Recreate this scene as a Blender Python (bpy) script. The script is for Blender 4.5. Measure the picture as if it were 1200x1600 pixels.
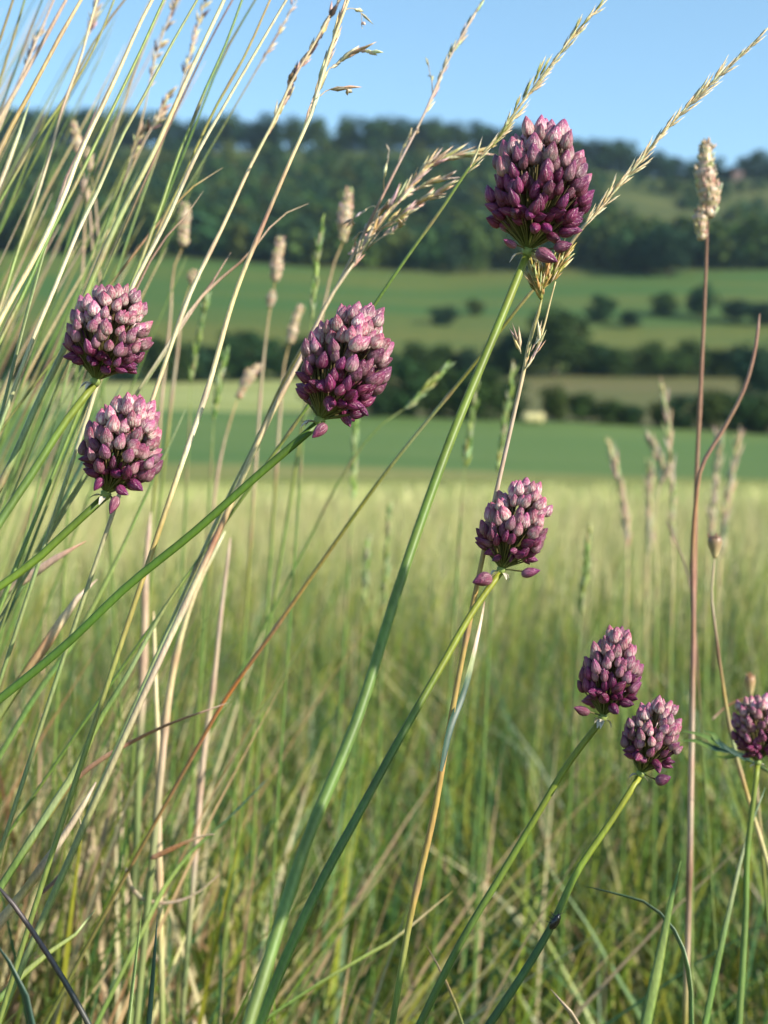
import bpy, math, random
import numpy as np
from mathutils import Vector, Matrix, Quaternion

for o in list(bpy.data.objects):
    bpy.data.objects.remove(o)
sc = bpy.context.scene
col = sc.collection

# ------------------------------------------------------------------ camera
F = 2222.2                       # focal length in photo pixels
CZ = 0.60
PITCH = math.atan(60.0 / F)      # looking slightly down
cam = bpy.data.cameras.new('camera')
camo = bpy.data.objects.new('camera', cam)
col.objects.link(camo)
cam.sensor_fit = 'VERTICAL'
cam.sensor_height = 36.0
cam.lens = 36.0 * F / 1600.0
cam.clip_start = 0.02
cam.clip_end = 20000.0
camo.location = (0, 0, CZ)
camo.rotation_euler = (math.pi / 2 - PITCH, 0, 0)
cam.dof.use_dof = True
cam.dof.focus_distance = 0.43
cam.dof.aperture_fstop = 15.5
sc.camera = camo

# ------------------------------------------------------------------ sky and sun
SUN = Vector((0.78, -0.47, 0.46)).normalized()
sun_el = math.asin(SUN.z)
sun_rot = math.atan2(SUN.x, SUN.y)
w = bpy.data.worlds.new('World')
sc.world = w
w.use_nodes = True
nt = w.node_tree
bg = nt.nodes['Background']
sky = nt.nodes.new('ShaderNodeTexSky')
sky.sky_type = 'NISHITA'
sky.sun_disc = False
sky.sun_elevation = sun_el
sky.sun_rotation = sun_rot
sky.altitude = 300
sky.air_density = 1.0
sky.dust_density = 0.5
sky.ozone_density = 1.3
wb = nt.nodes.new('ShaderNodeMix'); wb.data_type = 'RGBA'; wb.blend_type = 'MULTIPLY'   # the camera's daylight white balance
wb.inputs['Factor'].default_value = 1.0
wb.inputs['B'].default_value = (0.84, 1.0, 1.0, 1)
nt.links.new(sky.outputs[0], wb.inputs['A'])
nt.links.new(wb.outputs['Result'], bg.inputs[0])
bg.inputs[1].default_value = 0.125
sl = bpy.data.lights.new('sun', 'SUN')
sl.energy = 5.0
sl.angle = math.radians(0.5)
sl.color = (1.0, 0.91, 0.76)
so = bpy.data.objects.new('sun', sl)
col.objects.link(so)
so.location = (3, -2, 4)
so.rotation_euler = SUN.to_track_quat('Z', 'Y').to_euler()

sc.view_settings.view_transform = 'Standard'
sc.view_settings.look = 'None'
sc.view_settings.exposure = 0.97
sc.view_settings.gamma = 1.0
sc.cycles.max_bounces = 6
sc.cycles.transparent_max_bounces = 6
sc.cycles.use_denoising = True

# ------------------------------------------------------------------ helpers
rng = random.Random(7)
nrg = np.random.default_rng(7)
R3 = np.array([1.0, 0, 0])
F3 = np.array([0, math.cos(PITCH), -math.sin(PITCH)])
U3 = np.array([0, math.sin(PITCH), math.cos(PITCH)])
C3 = np.array([0, 0, CZ])


def P(px, py, d):
    """the point of the place at distance d seen in that direction"""
    return C3 + d * (F3 + (px - 600.0) / F * R3 + (800.0 - py) / F * U3)


def lin(c):
    return tuple(((v / 255.0) / 12.92 if v / 255.0 <= 0.04045 else ((v / 255.0 + 0.055) / 1.055) ** 2.4) for v in c)


class MB:
    """collects verts / faces / colours of ONE mesh"""
    def __init__(self):
        self.v = []; self.f = []; self.c = []

    def add(self, verts, faces, cols):
        n = len(self.v)
        self.v.extend([tuple(p) for p in verts])
        self.f.extend([tuple(i + n for i in f) for f in faces])
        if len(cols) == 3 and not hasattr(cols[0], '__len__'):
            cols = [tuple(cols)] * len(verts)
        self.c.extend([tuple(k) for k in cols])

    def mesh(self, name, mat, smooth=True):
        me = bpy.data.meshes.new(name)
        me.from_pydata(self.v, [], self.f)
        a = me.color_attributes.new('col', 'FLOAT_COLOR', 'POINT')
        cc = np.ones((len(self.v), 4), dtype=np.float32)
        if self.c:
            cc[:, :3] = np.array(self.c, dtype=np.float32)
        a.data.foreach_set('color', cc.ravel())
        me.materials.append(mat)
        if smooth:
            me.polygons.foreach_set('use_smooth', [True] * len(me.polygons))
        me.update()
        return me

    def obj(self, name, mat, parent=None, smooth=True):
        return link(name, self.mesh(name, mat, smooth), parent)


def link(name, me, parent=None):
    o = bpy.data.objects.new(name, me)
    col.objects.link(o)
    if parent is not None:
        o.parent = parent
        o.matrix_parent_inverse = Matrix.Translation(-parent.location)
    return o


def np_mesh(name, V, Q, C, mat, smooth=False):
    """big mesh from numpy arrays: V (n,3), Q (m,4) quads, C (n,3)"""
    me = bpy.data.meshes.new(name)
    n, m = len(V), len(Q)
    me.vertices.add(n)
    me.vertices.foreach_set('co', V.astype(np.float32).ravel())
    me.loops.add(m * 4)
    me.loops.foreach_set('vertex_index', Q.astype(np.int32).ravel())
    me.polygons.add(m)
    me.polygons.foreach_set('loop_start', np.arange(0, m * 4, 4, dtype=np.int32))
    me.polygons.foreach_set('loop_total', np.full(m, 4, dtype=np.int32))
    a = me.color_attributes.new('col', 'FLOAT_COLOR', 'POINT')
    cc = np.ones((n, 4), dtype=np.float32)
    cc[:, :3] = C
    a.data.foreach_set('color', cc.ravel())
    me.materials.append(mat)
    me.update(calc_edges=True)
    if smooth:
        me.polygons.foreach_set('use_smooth', [True] * m)
    return me


def tag(o, label=None, cat=None, group=None, kind=None):
    if label: o['label'] = label
    if cat: o['category'] = cat
    if group: o['group'] = group
    if kind: o['kind'] = kind
    return o


def empty(name, loc):
    o = bpy.data.objects.new(name, None)
    o.empty_display_size = 0.02
    o.location = tuple(float(v) for v in loc)
    col.objects.link(o)
    return o


def norm(v):
    v = np.asarray(v, float)
    return v / (np.linalg.norm(v) + 1e-12)


def spline(pts, n):
    """Catmull-Rom through pts (k,3), n samples"""
    p = np.asarray(pts, float)
    if len(p) == 2:
        t = np.linspace(0, 1, n)[:, None]
        return p[0] * (1 - t) + p[1] * t
    seg = np.linalg.norm(np.diff(p, axis=0), axis=1) + 1e-12
    cum = np.concatenate([[0], np.cumsum(seg)])
    sl_ = np.diff(p, axis=0) / seg[:, None]
    m = np.zeros_like(p)
    m[0] = sl_[0]; m[-1] = sl_[-1]
    for i in range(1, len(p) - 1):
        m[i] = (sl_[i - 1] * seg[i] + sl_[i] * seg[i - 1]) / (seg[i] + seg[i - 1])
    out = []
    for s in np.linspace(0, cum[-1], n):
        i = min(max(int(np.searchsorted(cum, s, 'right') - 1), 0), len(seg) - 1)
        h = seg[i]; t = (s - cum[i]) / h
        out.append((2 * t ** 3 - 3 * t * t + 1) * p[i] + (t ** 3 - 2 * t * t + t) * h * m[i] + (3 * t * t - 2 * t ** 3) * p[i + 1] + (t ** 3 - t * t) * h * m[i + 1])
    return np.array(out)


def frame(t, hint=(0.3, 0.8, 0.52)):
    t = norm(t)
    x = np.cross(t, hint)
    if np.linalg.norm(x) < 1e-4:
        x = np.cross(t, (1, 0, 0))
    x = norm(x)
    return x, np.cross(t, x)


def tube(mb, path, radii, cols, sides=6, flat=1.0, rib=0.0):
    """tapered tube; flat < 1 squeezes it into a blade-like section"""
    n = len(path)
    verts = []; cc = []
    tang = np.gradient(path, axis=0)
    x, y = frame(tang[0])
    for i in range(n):
        t = norm(tang[i])
        x = norm(x - t * np.dot(x, t)); y = np.cross(t, x)
        for k in range(sides):
            a = 2 * math.pi * k / sides
            verts.append(path[i] + radii[i] * (math.cos(a) * x + flat * math.sin(a) * y))
            q = 1 + rib * (math.sin(k * 2.4) + 0.7 * math.sin(k * 5.1 + i * 0.11))
            cc.append(tuple(v * q for v in cols[i]))
    faces = []
    for i in range(n - 1):
        for k in range(sides):
            k2 = (k + 1) % sides
            faces.append((i * sides + k, i * sides + k2, (i + 1) * sides + k2, (i + 1) * sides + k))
    faces.append(tuple(range(sides - 1, -1, -1)))
    faces.append(tuple((n - 1) * sides + k for k in range(sides)))
    mb.add(verts, faces, cc)


def ribbon(mb, path, widths, cols, normal, fold=0.25):
    """a grass leaf: V-folded strip with thickness from its fold"""
    n = len(path)
    tang = np.gradient(path, axis=0)
    verts = []; cc = []
    for i in range(n):
        t = norm(tang[i])
        s = norm(np.cross(t, normal)); u = np.cross(s, t)
        wd = widths[i]
        verts += [path[i] - s * wd / 2 + u * wd * fold, path[i], path[i] + s * wd / 2 + u * wd * fold]
        c0 = np.array(cols[i])
        cc += [tuple(c0), tuple(c0 * 0.88), tuple(c0)]
    faces = []
    for i in range(n - 1):
        a = i * 3
        faces += [(a, a + 1, a + 4, a + 3), (a + 1, a + 2, a + 5, a + 4)]
    mb.add(verts, faces, cc)


def spikelet(mb, p, d, L, W, c, awn=0.0, rnd=rng):
    """one lance-shaped spikelet"""
    d = norm(d)
    x, y = frame(d, (rnd.uniform(-1, 1), rnd.uniform(-1, 1), rnd.uniform(-1, 1)))
    prof = [(0.0, 0.25), (0.35, 1.0), (0.7, 0.62)]
    v = []; cc = []
    for s, r in prof:
        for k in range(4):
            a = math.pi / 2 * k
            v.append(p + d * L * s + (x * math.cos(a) + y * math.sin(a) * 0.6) * W * 0.5 * r)
            cc.append(c)
    v.append(p + d * L * (1 + awn)); cc.append(c)
    f = []
    for i in range(2):
        for k in range(4):
            k2 = (k + 1) % 4
            f.append((i * 4 + k, i * 4 + k2, i * 4 + 4 + k2, i * 4 + 4 + k))
    for k in range(4):
        f.append((8 + k, 8 + (k + 1) % 4, 12))
    mb.add(v, f, cc)


# ------------------------------------------------------------------ materials
def new_mat(name):
    m = bpy.data.materials.new(name)
    m.use_nodes = True
    t = m.node_tree
    return m, t, t.nodes['Principled BSDF'], t.nodes['Material Output']


def nd(t, typ, **kw):
    n = t.nodes.new(typ)
    for k, v in kw.items():
        setattr(n, k, v)
    return n


def plant_mat(name, rough=0.5, trans=0.25, nscale=900.0, namp=0.25, spec=0.4):
    """colour of each blade / stalk from its own attribute, fibre streaks from noise, light passing through"""
    m, t, b, out = new_mat(name)
    at = nd(t, 'ShaderNodeAttribute', attribute_name='col')
    tc = nd(t, 'ShaderNodeTexCoord')
    mp = nd(t, 'ShaderNodeMapping')
    mp.inputs['Scale'].default_value = (1, 1, 0.12)
    no = nd(t, 'ShaderNodeTexNoise')
    no.inputs['Scale'].default_value = nscale
    no.inputs['Detail'].default_value = 3
    t.links.new(tc.outputs['Object'], mp.inputs[0]); t.links.new(mp.outputs[0], no.inputs['Vector'])
    mr = nd(t, 'ShaderNodeMapRange')
    mr.inputs['From Min'].default_value = 0.3; mr.inputs['From Max'].default_value = 0.7
    mr.inputs['To Min'].default_value = 1 - namp; mr.inputs['To Max'].default_value = 1 + namp
    t.links.new(no.outputs['Fac'], mr.inputs['Value'])
    vm = nd(t, 'ShaderNodeVectorMath', operation='SCALE')
    t.links.new(at.outputs['Color'], vm.inputs[0]); t.links.new(mr.outputs[0], vm.inputs['Scale'])
    t.links.new(vm.outputs[0], b.inputs['Base Color'])
    b.inputs['Roughness'].default_value = rough
    b.inputs['Specular IOR Level'].default_value = spec
    if trans > 0:
        tr = nd(t, 'ShaderNodeBsdfTranslucent')
        t.links.new(vm.outputs[0], tr.inputs['Color'])
        mx = nd(t, 'ShaderNodeMixShader')
        mx.inputs[0].default_value = trans
        t.links.new(b.outputs[0], mx.inputs[1]); t.links.new(tr.outputs[0], mx.inputs[2])
        t.links.new(mx.outputs[0], out.inputs['Surface'])
    return m


def ground_mat(name, c1, c2, c3, sc1=0.05, sc2=0.8, stretch=(1, 1, 1), bump=0.0):
    m, t, b, out = new_mat(name)
    tc = nd(t, 'ShaderNodeTexCoord')
    mp = nd(t, 'ShaderNodeMapping'); mp.inputs['Scale'].default_value = stretch
    t.links.new(tc.outputs['Object'], mp.inputs[0])
    n1 = nd(t, 'ShaderNodeTexNoise'); n1.inputs['Scale'].default_value = sc1; n1.inputs['Detail'].default_value = 5
    n2 = nd(t, 'ShaderNodeTexNoise'); n2.inputs['Scale'].default_value = sc2; n2.inputs['Detail'].default_value = 6
    t.links.new(mp.outputs[0], n1.inputs['Vector']); t.links.new(tc.outputs['Object'], n2.inputs['Vector'])
    r1 = nd(t, 'ShaderNodeMapRange'); r1.inputs['From Min'].default_value = 0.38; r1.inputs['From Max'].default_value = 0.62
    t.links.new(n1.outputs['Fac'], r1.inputs['Value'])
    m1 = nd(t, 'ShaderNodeMix', data_type='RGBA')
    m1.inputs['A'].default_value = (*c1, 1); m1.inputs['B'].default_value = (*c2, 1)
    t.links.new(r1.outputs[0], m1.inputs['Factor'])
    r2 = nd(t, 'ShaderNodeMapRange'); r2.inputs['From Min'].default_value = 0.45; r2.inputs['From Max'].default_value = 0.75
    r2.inputs['To Max'].default_value = 0.8
    t.links.new(n2.outputs['Fac'], r2.inputs['Value'])
    m2 = nd(t, 'ShaderNodeMix', data_type='RGBA')
    m2.inputs['B'].default_value = (*c3, 1)
    t.links.new(m1.outputs['Result'], m2.inputs['A']); t.links.new(r2.outputs[0], m2.inputs['Factor'])
    t.links.new(m2.outputs['Result'], b.inputs['Base Color'])
    b.inputs['Roughness'].default_value = 0.9
    b.inputs['Specular IOR Level'].default_value = 0.15
    if bump:
        bp = nd(t, 'ShaderNodeBump'); bp.inputs['Strength'].default_value = bump
        t.links.new(n2.outputs['Fac'], bp.inputs['Height']); t.links.new(bp.outputs[0], b.inputs['Normal'])
    return m


M_STALK = plant_mat('straw_and_stalk', 0.42, 0.12, 1400, 0.22, 0.5)
M_GRASS = plant_mat('grass_blade', 0.45, 0.22, 500, 0.18, 0.4)
M_LEAF = plant_mat('tree_leaf', 0.7, 0.22, 0.7, 0.35, 0.08)
M_BARK = plant_mat('bark', 0.9, 0.0, 3.0, 0.35, 0.2)
M_STEM = plant_mat('allium_stem', 0.45, 0.05, 900, 0.14, 0.3)

# ------------------------------------------------------------------ terrain
BD = [0.0, 60.0, 75.0, 140.0, 210.0, 360.0, 620.0, 820.0, 1500.0, 4000.0]
BROWS = {
    75.0: [(0, 722), (300, 725), (600, 731), (900, 742), (1200, 750)],
    140.0: [(0, 636), (300, 641), (700, 655), (900, 660), (1200, 680)],
    210.0: [(0, 598), (300, 598), (600, 590), (830, 586), (1200, 592)],
    360.0: [(0, 395), (300, 408), (700, 430), (1200, 422)],
    620.0: [(0, 222), (330, 238), (760, 238), (900, 262), (1060, 285), (1200, 280)],
    820.0: [(0, 218), (330, 233), (760, 234), (900, 258), (1060, 281), (1200, 276)],
    1500.0: [(0, 330)], 4000.0: [(0, 520)],
}


def brow(d, px):
    if d == 60.0:
        return 740 + CZ / 60.0 * F
    b = BROWS[d]
    return float(np.interp(px, [a for a, _ in b], [r for _, r in b]))


def T(px, d):
    """terrain point in that direction at distance d"""
    if d <= 60.0:
        p = P(px, 740 + CZ / max(d, .01) * F, d); p[2] = 0.0
        return p
    for i in range(1, len(BD) - 1):
        if d <= BD[i + 1]:
            t = (d - BD[i]) / (BD[i + 1] - BD[i])
            row = brow(BD[i], px) * (1 - t) + brow(BD[i + 1], px) * t
            return P(px, row, d)
    return P(px, 520, d)


def zone(name, i0, i1, steps, mat, wob=0.0, lo=None, hi=None):
    pxs = np.concatenate([np.linspace(-6000, -700, 18)[:-1], np.linspace(-700, 1900, 66), np.linspace(1900, 7200, 18)[1:]])
    if lo is not None: pxs = np.concatenate([[lo], pxs[pxs > lo + 1]])
    if hi is not None: pxs = np.concatenate([pxs[pxs < hi - 1], [hi]])
    ds = []
    for i in range(i0, i1):
        ds += list(np.linspace(BD[i], BD[i + 1], steps))[:-1]
    ds.append(BD[i1])
    V = []; 
    for d in ds:
        for px in pxs:
            p = T(px, d)
            edge = d in (ds[0], ds[-1])
            if wob and not edge:
                p = p + np.array([0, 0, wob * (math.sin(p[0] * .05 + d * .03) + math.sin(p[0] * .021 - d * .017 + 1))])
            V.append(p)
    V = np.array(V); n = len(pxs)
    Q = [(r * n + c, r * n + c + 1, (r + 1) * n + c + 1, (r + 1) * n + c) for r in range(len(ds) - 1) for c in range(n - 1)]
    me = np_mesh(name, V, np.array(Q), np.ones((len(V), 3)), mat, True)
    o = link(name, me)
    o['kind'] = 'structure'
    return o


G_MEADOW = ground_mat('meadow_soil', (0.14, 0.15, 0.045), (0.20, 0.19, 0.075), (0.08, 0.09, 0.03), 0.12, 6.0, bump=0.4)
G_VERGE = ground_mat('verge_grass', (0.15, 0.17, 0.045), (0.22, 0.21, 0.075), (0.11, 0.14, 0.04), 0.05, 1.5, (1, 3, 1))
G_CROP = ground_mat('green_crop', (0.070, 0.135, 0.036), (0.098, 0.155, 0.044), (0.075, 0.118, 0.030), 0.05, 1.2, (0.4, 2, 1), 0.5)
G_FALLOW = ground_mat('fallow_pasture', (0.13, 0.115, 0.05), (0.10, 0.105, 0.036), (0.07, 0.09, 0.028), 0.03, 0.6, (0.5, 2.5, 1))
G_PALE = ground_mat('pale_pasture', (0.30, 0.32, 0.12), (0.24, 0.27, 0.085), (0.17, 0.20, 0.06), 0.016, 0.6, (0.5, 2.5, 1))
G_UPPER = ground_mat('upper_field', (0.044, 0.100, 0.024), (0.105, 0.118, 0.026), (0.052, 0.092, 0.022), 0.02, 0.5, (0.35, 2.2, 1))
G_WOOD = ground_mat('scrubby_slope', (0.034, 0.058, 0.014), (0.095, 0.105, 0.030), (0.026, 0.042, 0.010), 0.014, 0.4)
G_RIDGE = ground_mat('ridge_pasture', (0.05, 0.075, 0.026), (0.075, 0.088, 0.034), (0.04, 0.058, 0.02), 0.01, 0.3)

# near meadow: a sheet all round the camera
xs = np.concatenate([-np.geomspace(2000, 3, 26), np.linspace(-2.5, 2.5, 21), np.geomspace(3, 2000, 26)])
ys = np.concatenate([-np.geomspace(2000, 3, 22), np.linspace(-2.5, 8, 43), np.linspace(9, 59.98, 40)])
V = np.array([(x, y, (0.012 * math.sin(x * 3.1 + y * 1.7) + 0.01 * math.sin(x * 7 - y * 5)) if abs(x) < 20 and -5 < y < 40 else 0.0) for y in ys for x in xs])
nx = len(xs)
Q = np.array([(r * nx + c, r * nx + c + 1, (r + 1) * nx + c + 1, (r + 1) * nx + c) for r in range(len(ys) - 1) for c in range(nx - 1)])
o = link('meadow_ground', np_mesh('meadow_ground', V, Q, np.ones((len(V), 3)), G_MEADOW, True)); o['kind'] = 'structure'
zone('field_verge', 1, 2, 4, G_VERGE)
zone('crop_field', 2, 3, 8, G_CROP, 0.08)
zone('pale_field', 3, 4, 8, G_PALE, 0.1, None, 560)
zone('fallow_field', 3, 4, 8, G_FALLOW, 0.1, 560, None)
zone('upper_field', 4, 5, 12, G_UPPER, 0.4)
zone('wooded_hillside', 5, 6, 16, G_WOOD, 1.0)
zone('ridge_terrain', 6, 9, 6, G_RIDGE)

# ------------------------------------------------------------------ trees
def crown_arrays(seed, n, lobes, leaf, low=0.0):
    """leaf quads through the volume of several lobes; unit height"""
    r = np.random.default_rng(seed)
    cen = []
    for i in range(lobes):
        a = r.uniform(0, 6.28); q = r.uniform(0.05, 0.30)
        h = r.uniform(0.22 + low, 0.86)
        q *= 1.2 - abs(h - 0.5)
        cen.append((q * math.cos(a), q * math.sin(a), h, r.uniform(0.12, 0.24)))
    cen.append((0, 0, 0.62, 0.3)); cen.append((0.05, 0, 0.4 + low, 0.28)); cen.append((-0.05, 0, 0.25 + low, 0.24))
    cen = np.array(cen)
    idx = r.integers(0, len(cen), n)
    dirs = r.normal(size=(n, 3)); dirs /= np.linalg.norm(dirs, axis=1)[:, None]
    rad = r.uniform(0.55, 1.06, n) ** 0.7
    p = cen[idx, :3] + dirs * (cen[idx, 3] * rad)[:, None] * np.array([1, 1, 0.9])
    p[:, 2] = np.clip(p[:, 2], 0.03, 1.05)
    nrm = dirs + r.normal(size=(n, 3)) * 0.55 + np.array([0, 0, 0.3])
    nrm /= np.linalg.norm(nrm, axis=1)[:, None]
    t1 = np.cross(nrm, r.normal(size=(n, 3))); t1 /= np.linalg.norm(t1, axis=1)[:, None]
    t2 = np.cross(nrm, t1)
    s = leaf * r.uniform(0.6, 1.4, n)[:, None]
    V = np.stack([p - t1 * s - t2 * s * .6, p + t1 * s - t2 * s * .7, p + t1 * s * .8 + t2 * s * .7, p - t1 * s * .9 + t2 * s * .6], 1).reshape(-1, 3)
    Qd = np.arange(n * 4).reshape(-1, 4)
    tone = r.uniform(0.65, 1.35, len(cen))[idx] * r.uniform(0.75, 1.25, n)
    return V, Qd, np.repeat(tone, 4)


GREENS = [(0.026, 0.064, 0.022), (0.040, 0.076, 0.020), (0.022, 0.055, 0.028), (0.054, 0.082, 0.020)]


def trunk_mesh(name, seed, h0=0.45):
    r = random.Random(seed); mb = MB()
    bark = (0.09, 0.075, 0.055)
    path = spline([(0, 0, -0.03), (0.01, 0, h0 * .5), (r.uniform(-.03, .03), r.uniform(-.03, .03), h0), (r.uniform(-.05, .05), r.uniform(-.05, .05), 0.8)], 8)
    tube(mb, path, np.linspace(0.032, 0.006, 8), [bark] * 8, 7)
    for k in range(6):
        a = r.uniform(0, 6.28); z = r.uniform(0.22, 0.6); L = r.uniform(0.18, 0.3)
        q = spline([(0, 0, z), (L * .5 * math.cos(a), L * .5 * math.sin(a), z + L * .35), (L * math.cos(a), L * math.sin(a), z + L * .8)], 5)
        tube(mb, q, np.linspace(0.014, 0.003, 5), [bark] * 5, 5)
    return mb.mesh(name, M_BARK)


CROWNS = []; TRUNKS = []
for k in range(7):
    Vc, Qc, tone = crown_arrays(40 + k, 2400, 17 + k % 3 * 3, 0.026, 0.0 if k < 4 else -0.14)
    g = np.array(GREENS[k % 4])
    CROWNS.append(np_mesh('crown', Vc, Qc, tone[:, None] * g[None, :], M_LEAF))
    TRUNKS.append(trunk_mesh('trunk', 60 + k, 0.4 if k < 4 else 0.2))


def tree(px, d, hpx, wpx, label, kind='tree', group=None, variant=None, sink=0.0, cat=None):
    base = T(px, d)
    h = hpx / F * d
    wd = wpx / F * d
    if kind == 'field_bush': wpx *= 1.4
    if kind == 'hedge_shrub':
        hpx *= rng.uniform(0.68, 1.15); wpx *= rng.uniform(0.85, 1.5)
    k = rng.randrange(4) if kind.endswith('tree') else (4 + rng.randrange(3) if rng.random() < .7 else rng.randrange(4))
    if variant is not None: k = variant
    e = empty(kind, base)
    rz = rng.uniform(0, 6.28)
    for nm, me in (('trunk', TRUNKS[k]), ('crown', CROWNS[k])):
        c = bpy.data.objects.new(nm, me); col.objects.link(c); c.parent = e
        c.scale = (wd / 0.78, wd / 0.78, h * (1 + sink)); c.rotation_euler = (0, 0, rz)
        c.location = (0, 0, -sink * h)
    tag(e, label, cat or ('tree' if kind.endswith('tree') else 'shrub'), group)
    return e


# hedgerow at the far edge of the green crop
A1 = 'dark green shrub in the hedgerow bordering the upper edge of the green crop field'
GA = 'hedgerow shrubs above the green crop'
for px, h, wd in [(505, 66, 62), (545, 78, 64), (590, 88, 70), (632, 96, 76), (680, 92, 80), (726, 80, 70), (765, 86, 66), (800, 66, 50),
                  (868, 58, 56), (905, 46, 60), (948, 40, 62), (985, 34, 50), (1032, 42, 46), (1062, 52, 60), (1105, 66, 66), (1150, 64, 70), (1195, 60, 70), (1245, 60, 70),
                  (1300, 66, 70), (1360, 60, 70), (-40, 30, 60), (-110, 40, 70)]:
    tree(px, 141 + rng.uniform(-1, 1), h, wd, A1, 'hedge_shrub', GA)
# hedge behind the pale field
B1 = 'dark rounded shrub in the long hedge behind the pale field'
GB = 'shrubs of the long hedge'
for px in list(range(-120, 500, 40)) + list(range(520, 830, 42)) + list(range(905, 1180, 36)):
    hh = rng.uniform(62, 84) if px < 500 else rng.uniform(44, 62)
    tree(px + rng.uniform(-6, 6), 211 + rng.uniform(-1.5, 1.5), hh, 62, B1, 'hedge_shrub', GB)
tree(866, 209, 108, 120, 'large dark round tree standing above the hedge, right of the tallest flower stem', 'round_tree', None, 1)
tree(806, 213, 70, 70, 'smaller dark tree touching the large round tree of the hedge', 'round_tree', None, 2)
tree(1188, 180, 92, 84, 'very dark tree at the right edge beside the pale field', 'dark_tree', None, 2)
tree(1262, 182, 100, 90, 'dark tree just past the right edge beside the pale field', 'dark_tree', None, 0)
# bushes scattered on the upper field
for px, d, h, wd, lb in [(692, 284, 36, 44, 'low dark bush on the upper field, left of centre right of the tall stem'),
                         (745, 300, 26, 34, 'small bush on the upper field beside the tallest flower stem'),
                         (938, 290, 42, 52, 'dark bush on the upper field right of the large round tree'),
                         (985, 284, 26, 44, 'flat low bush between two darker bushes on the upper field'),
                         (1040, 300, 34, 48, 'bush on the upper field just left of the tall brown stalk'),
                         (1096, 296, 54, 60, 'taller bush on the upper field behind the tall brown stalk'),
                         (1150, 290, 36, 52, 'bush on the upper field right of the tall brown stalk'),
                         (1192, 286, 38, 50, 'bush at the right end of the row on the upper field')]:
    tree(px, d, h, wd, lb, 'field_bush')
tree(1045, 352, 84, 96, 'broad dark tree jutting from the foot of the wood at right', 'wood_edge_tree', None, 2)
tree(1010, 358, 70, 70, 'rounded tree at the foot of the wood, left of the broad jutting tree', 'wood_edge_tree', None, 0)
# ridge trees against the sky
C1 = 'broad dark tree in the row on the left half of the far ridge'
GC = 'trees along the far ridge'
C2 = 'dark tree on the lower right part of the far ridge'
x = -160
while x < 1420:
    if x < 510: h = rng.uniform(52, 64)
    elif x < 545: h = rng.uniform(22, 28)
    elif x < 640: h = rng.uniform(52, 68)
    elif x < 790: h = rng.uniform(48, 58)
    elif x < 1000: h = rng.uniform(42, 56)
    elif x < 1120: h = rng.uniform(30, 44)
    elif x < 1160: h = rng.uniform(18, 24)
    else: h = rng.uniform(40, 52)
    tree(x, 640 + rng.uniform(-6, 14), h, rng.uniform(46, 66), C1 if x < 790 else C2, 'ridge_tree', GC, rng.choice((4, 5, 6)))
    x += rng.uniform(26, 38)

# the wood on the slope: one mass of crowns
protos = [crown_arrays(80 + k, 150, 9, 0.062, -0.05) for k in range(5)]
Vs = []; Qs = []; Cs = []; off = 0
wr = np.random.default_rng(5)
cnt = 0
for i in range(3600):
    px = wr.uniform(-330, 1530); v = wr.uniform(0, 0.93)
    d = 362 + 256 * v
    sx = (px - 600) / F * d
    # clearings: scrubby pale patches high on the right, and a thin one on the left
    if px > 940 and 0.14 < v < 0.86:
        if math.sin(px * .021 + v * 9) + math.sin(px * .043 - v * 17 + 2) > -0.75: continue
    if px < 985 and v > 0.80 and wr.random() < 0.75: continue
    base = T(px, d)
    h = wr.uniform(4.5, 11) * (1.25 if v < 0.15 else 1.0)
    if px > 960 and v > 0.12: h *= 0.6
    Vp, Qp, tone = protos[wr.integers(0, 5)]
    a = wr.uniform(0, 6.28); ca, sa = math.cos(a), math.sin(a)
    wd = h * wr.uniform(0.9, 1.25)
    W3 = np.stack([(Vp[:, 0] * ca - Vp[:, 1] * sa) * wd, (Vp[:, 0] * sa + Vp[:, 1] * ca) * wd, Vp[:, 2] * h], 1) + base
    g = np.array(GREENS[wr.integers(0, 4)]) * wr.uniform(0.75, 1.7) * np.array([wr.uniform(.9, 1.25), 1, wr.uniform(.8, 1.1)])
    Vs.append(W3); Qs.append(Qp + off); Cs.append(tone[:, None] * g[None, :]); off += len(Vp)
o = link('woodland', np_mesh('woodland', np.vstack(Vs), np.vstack(Qs), np.vstack(Cs), M_LEAF))
tag(o, 'dark green wood covering the far hillside', 'wood', kind='stuff')

# small house half hidden on the right ridge
hb = T(1152, 618)
house = empty('house', hb)
mb = MB(); a, b2, h = 2.0, 1.8, 2.6
mb.add([(hb[0] + sx * a, hb[1] + sy * b2, hb[2] + z) for z in (-1, h) for sx, sy in ((-1, -1), (1, -1), (1, 1), (-1, 1))],
       [(0, 1, 5, 4), (1, 2, 6, 5), (2, 3, 7, 6), (3, 0, 4, 7), (4, 5, 6, 7)], (0.20, 0.15, 0.125))
mb.obj('wall', M_BARK, house, False)
mb = MB()
e = 0.35; rt = h + 1.5
mb.add([(hb[0] - a - e, hb[1] - b2 - e, hb[2] + h - .1), (hb[0] + a + e, hb[1] - b2 - e, hb[2] + h - .1), (hb[0] + a + e, hb[1] + b2 + e, hb[2] + h - .1), (hb[0] - a - e, hb[1] + b2 + e, hb[2] + h - .1),
        (hb[0] - a - e, hb[1], hb[2] + rt), (hb[0] + a + e, hb[1], hb[2] + rt)],
       [(0, 1, 5, 4), (2, 3, 4, 5), (0, 4, 3), (1, 2, 5), (3, 2, 1, 0)], (0.16, 0.085, 0.07))
mb.obj('roof', M_BARK, house, False)
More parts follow.
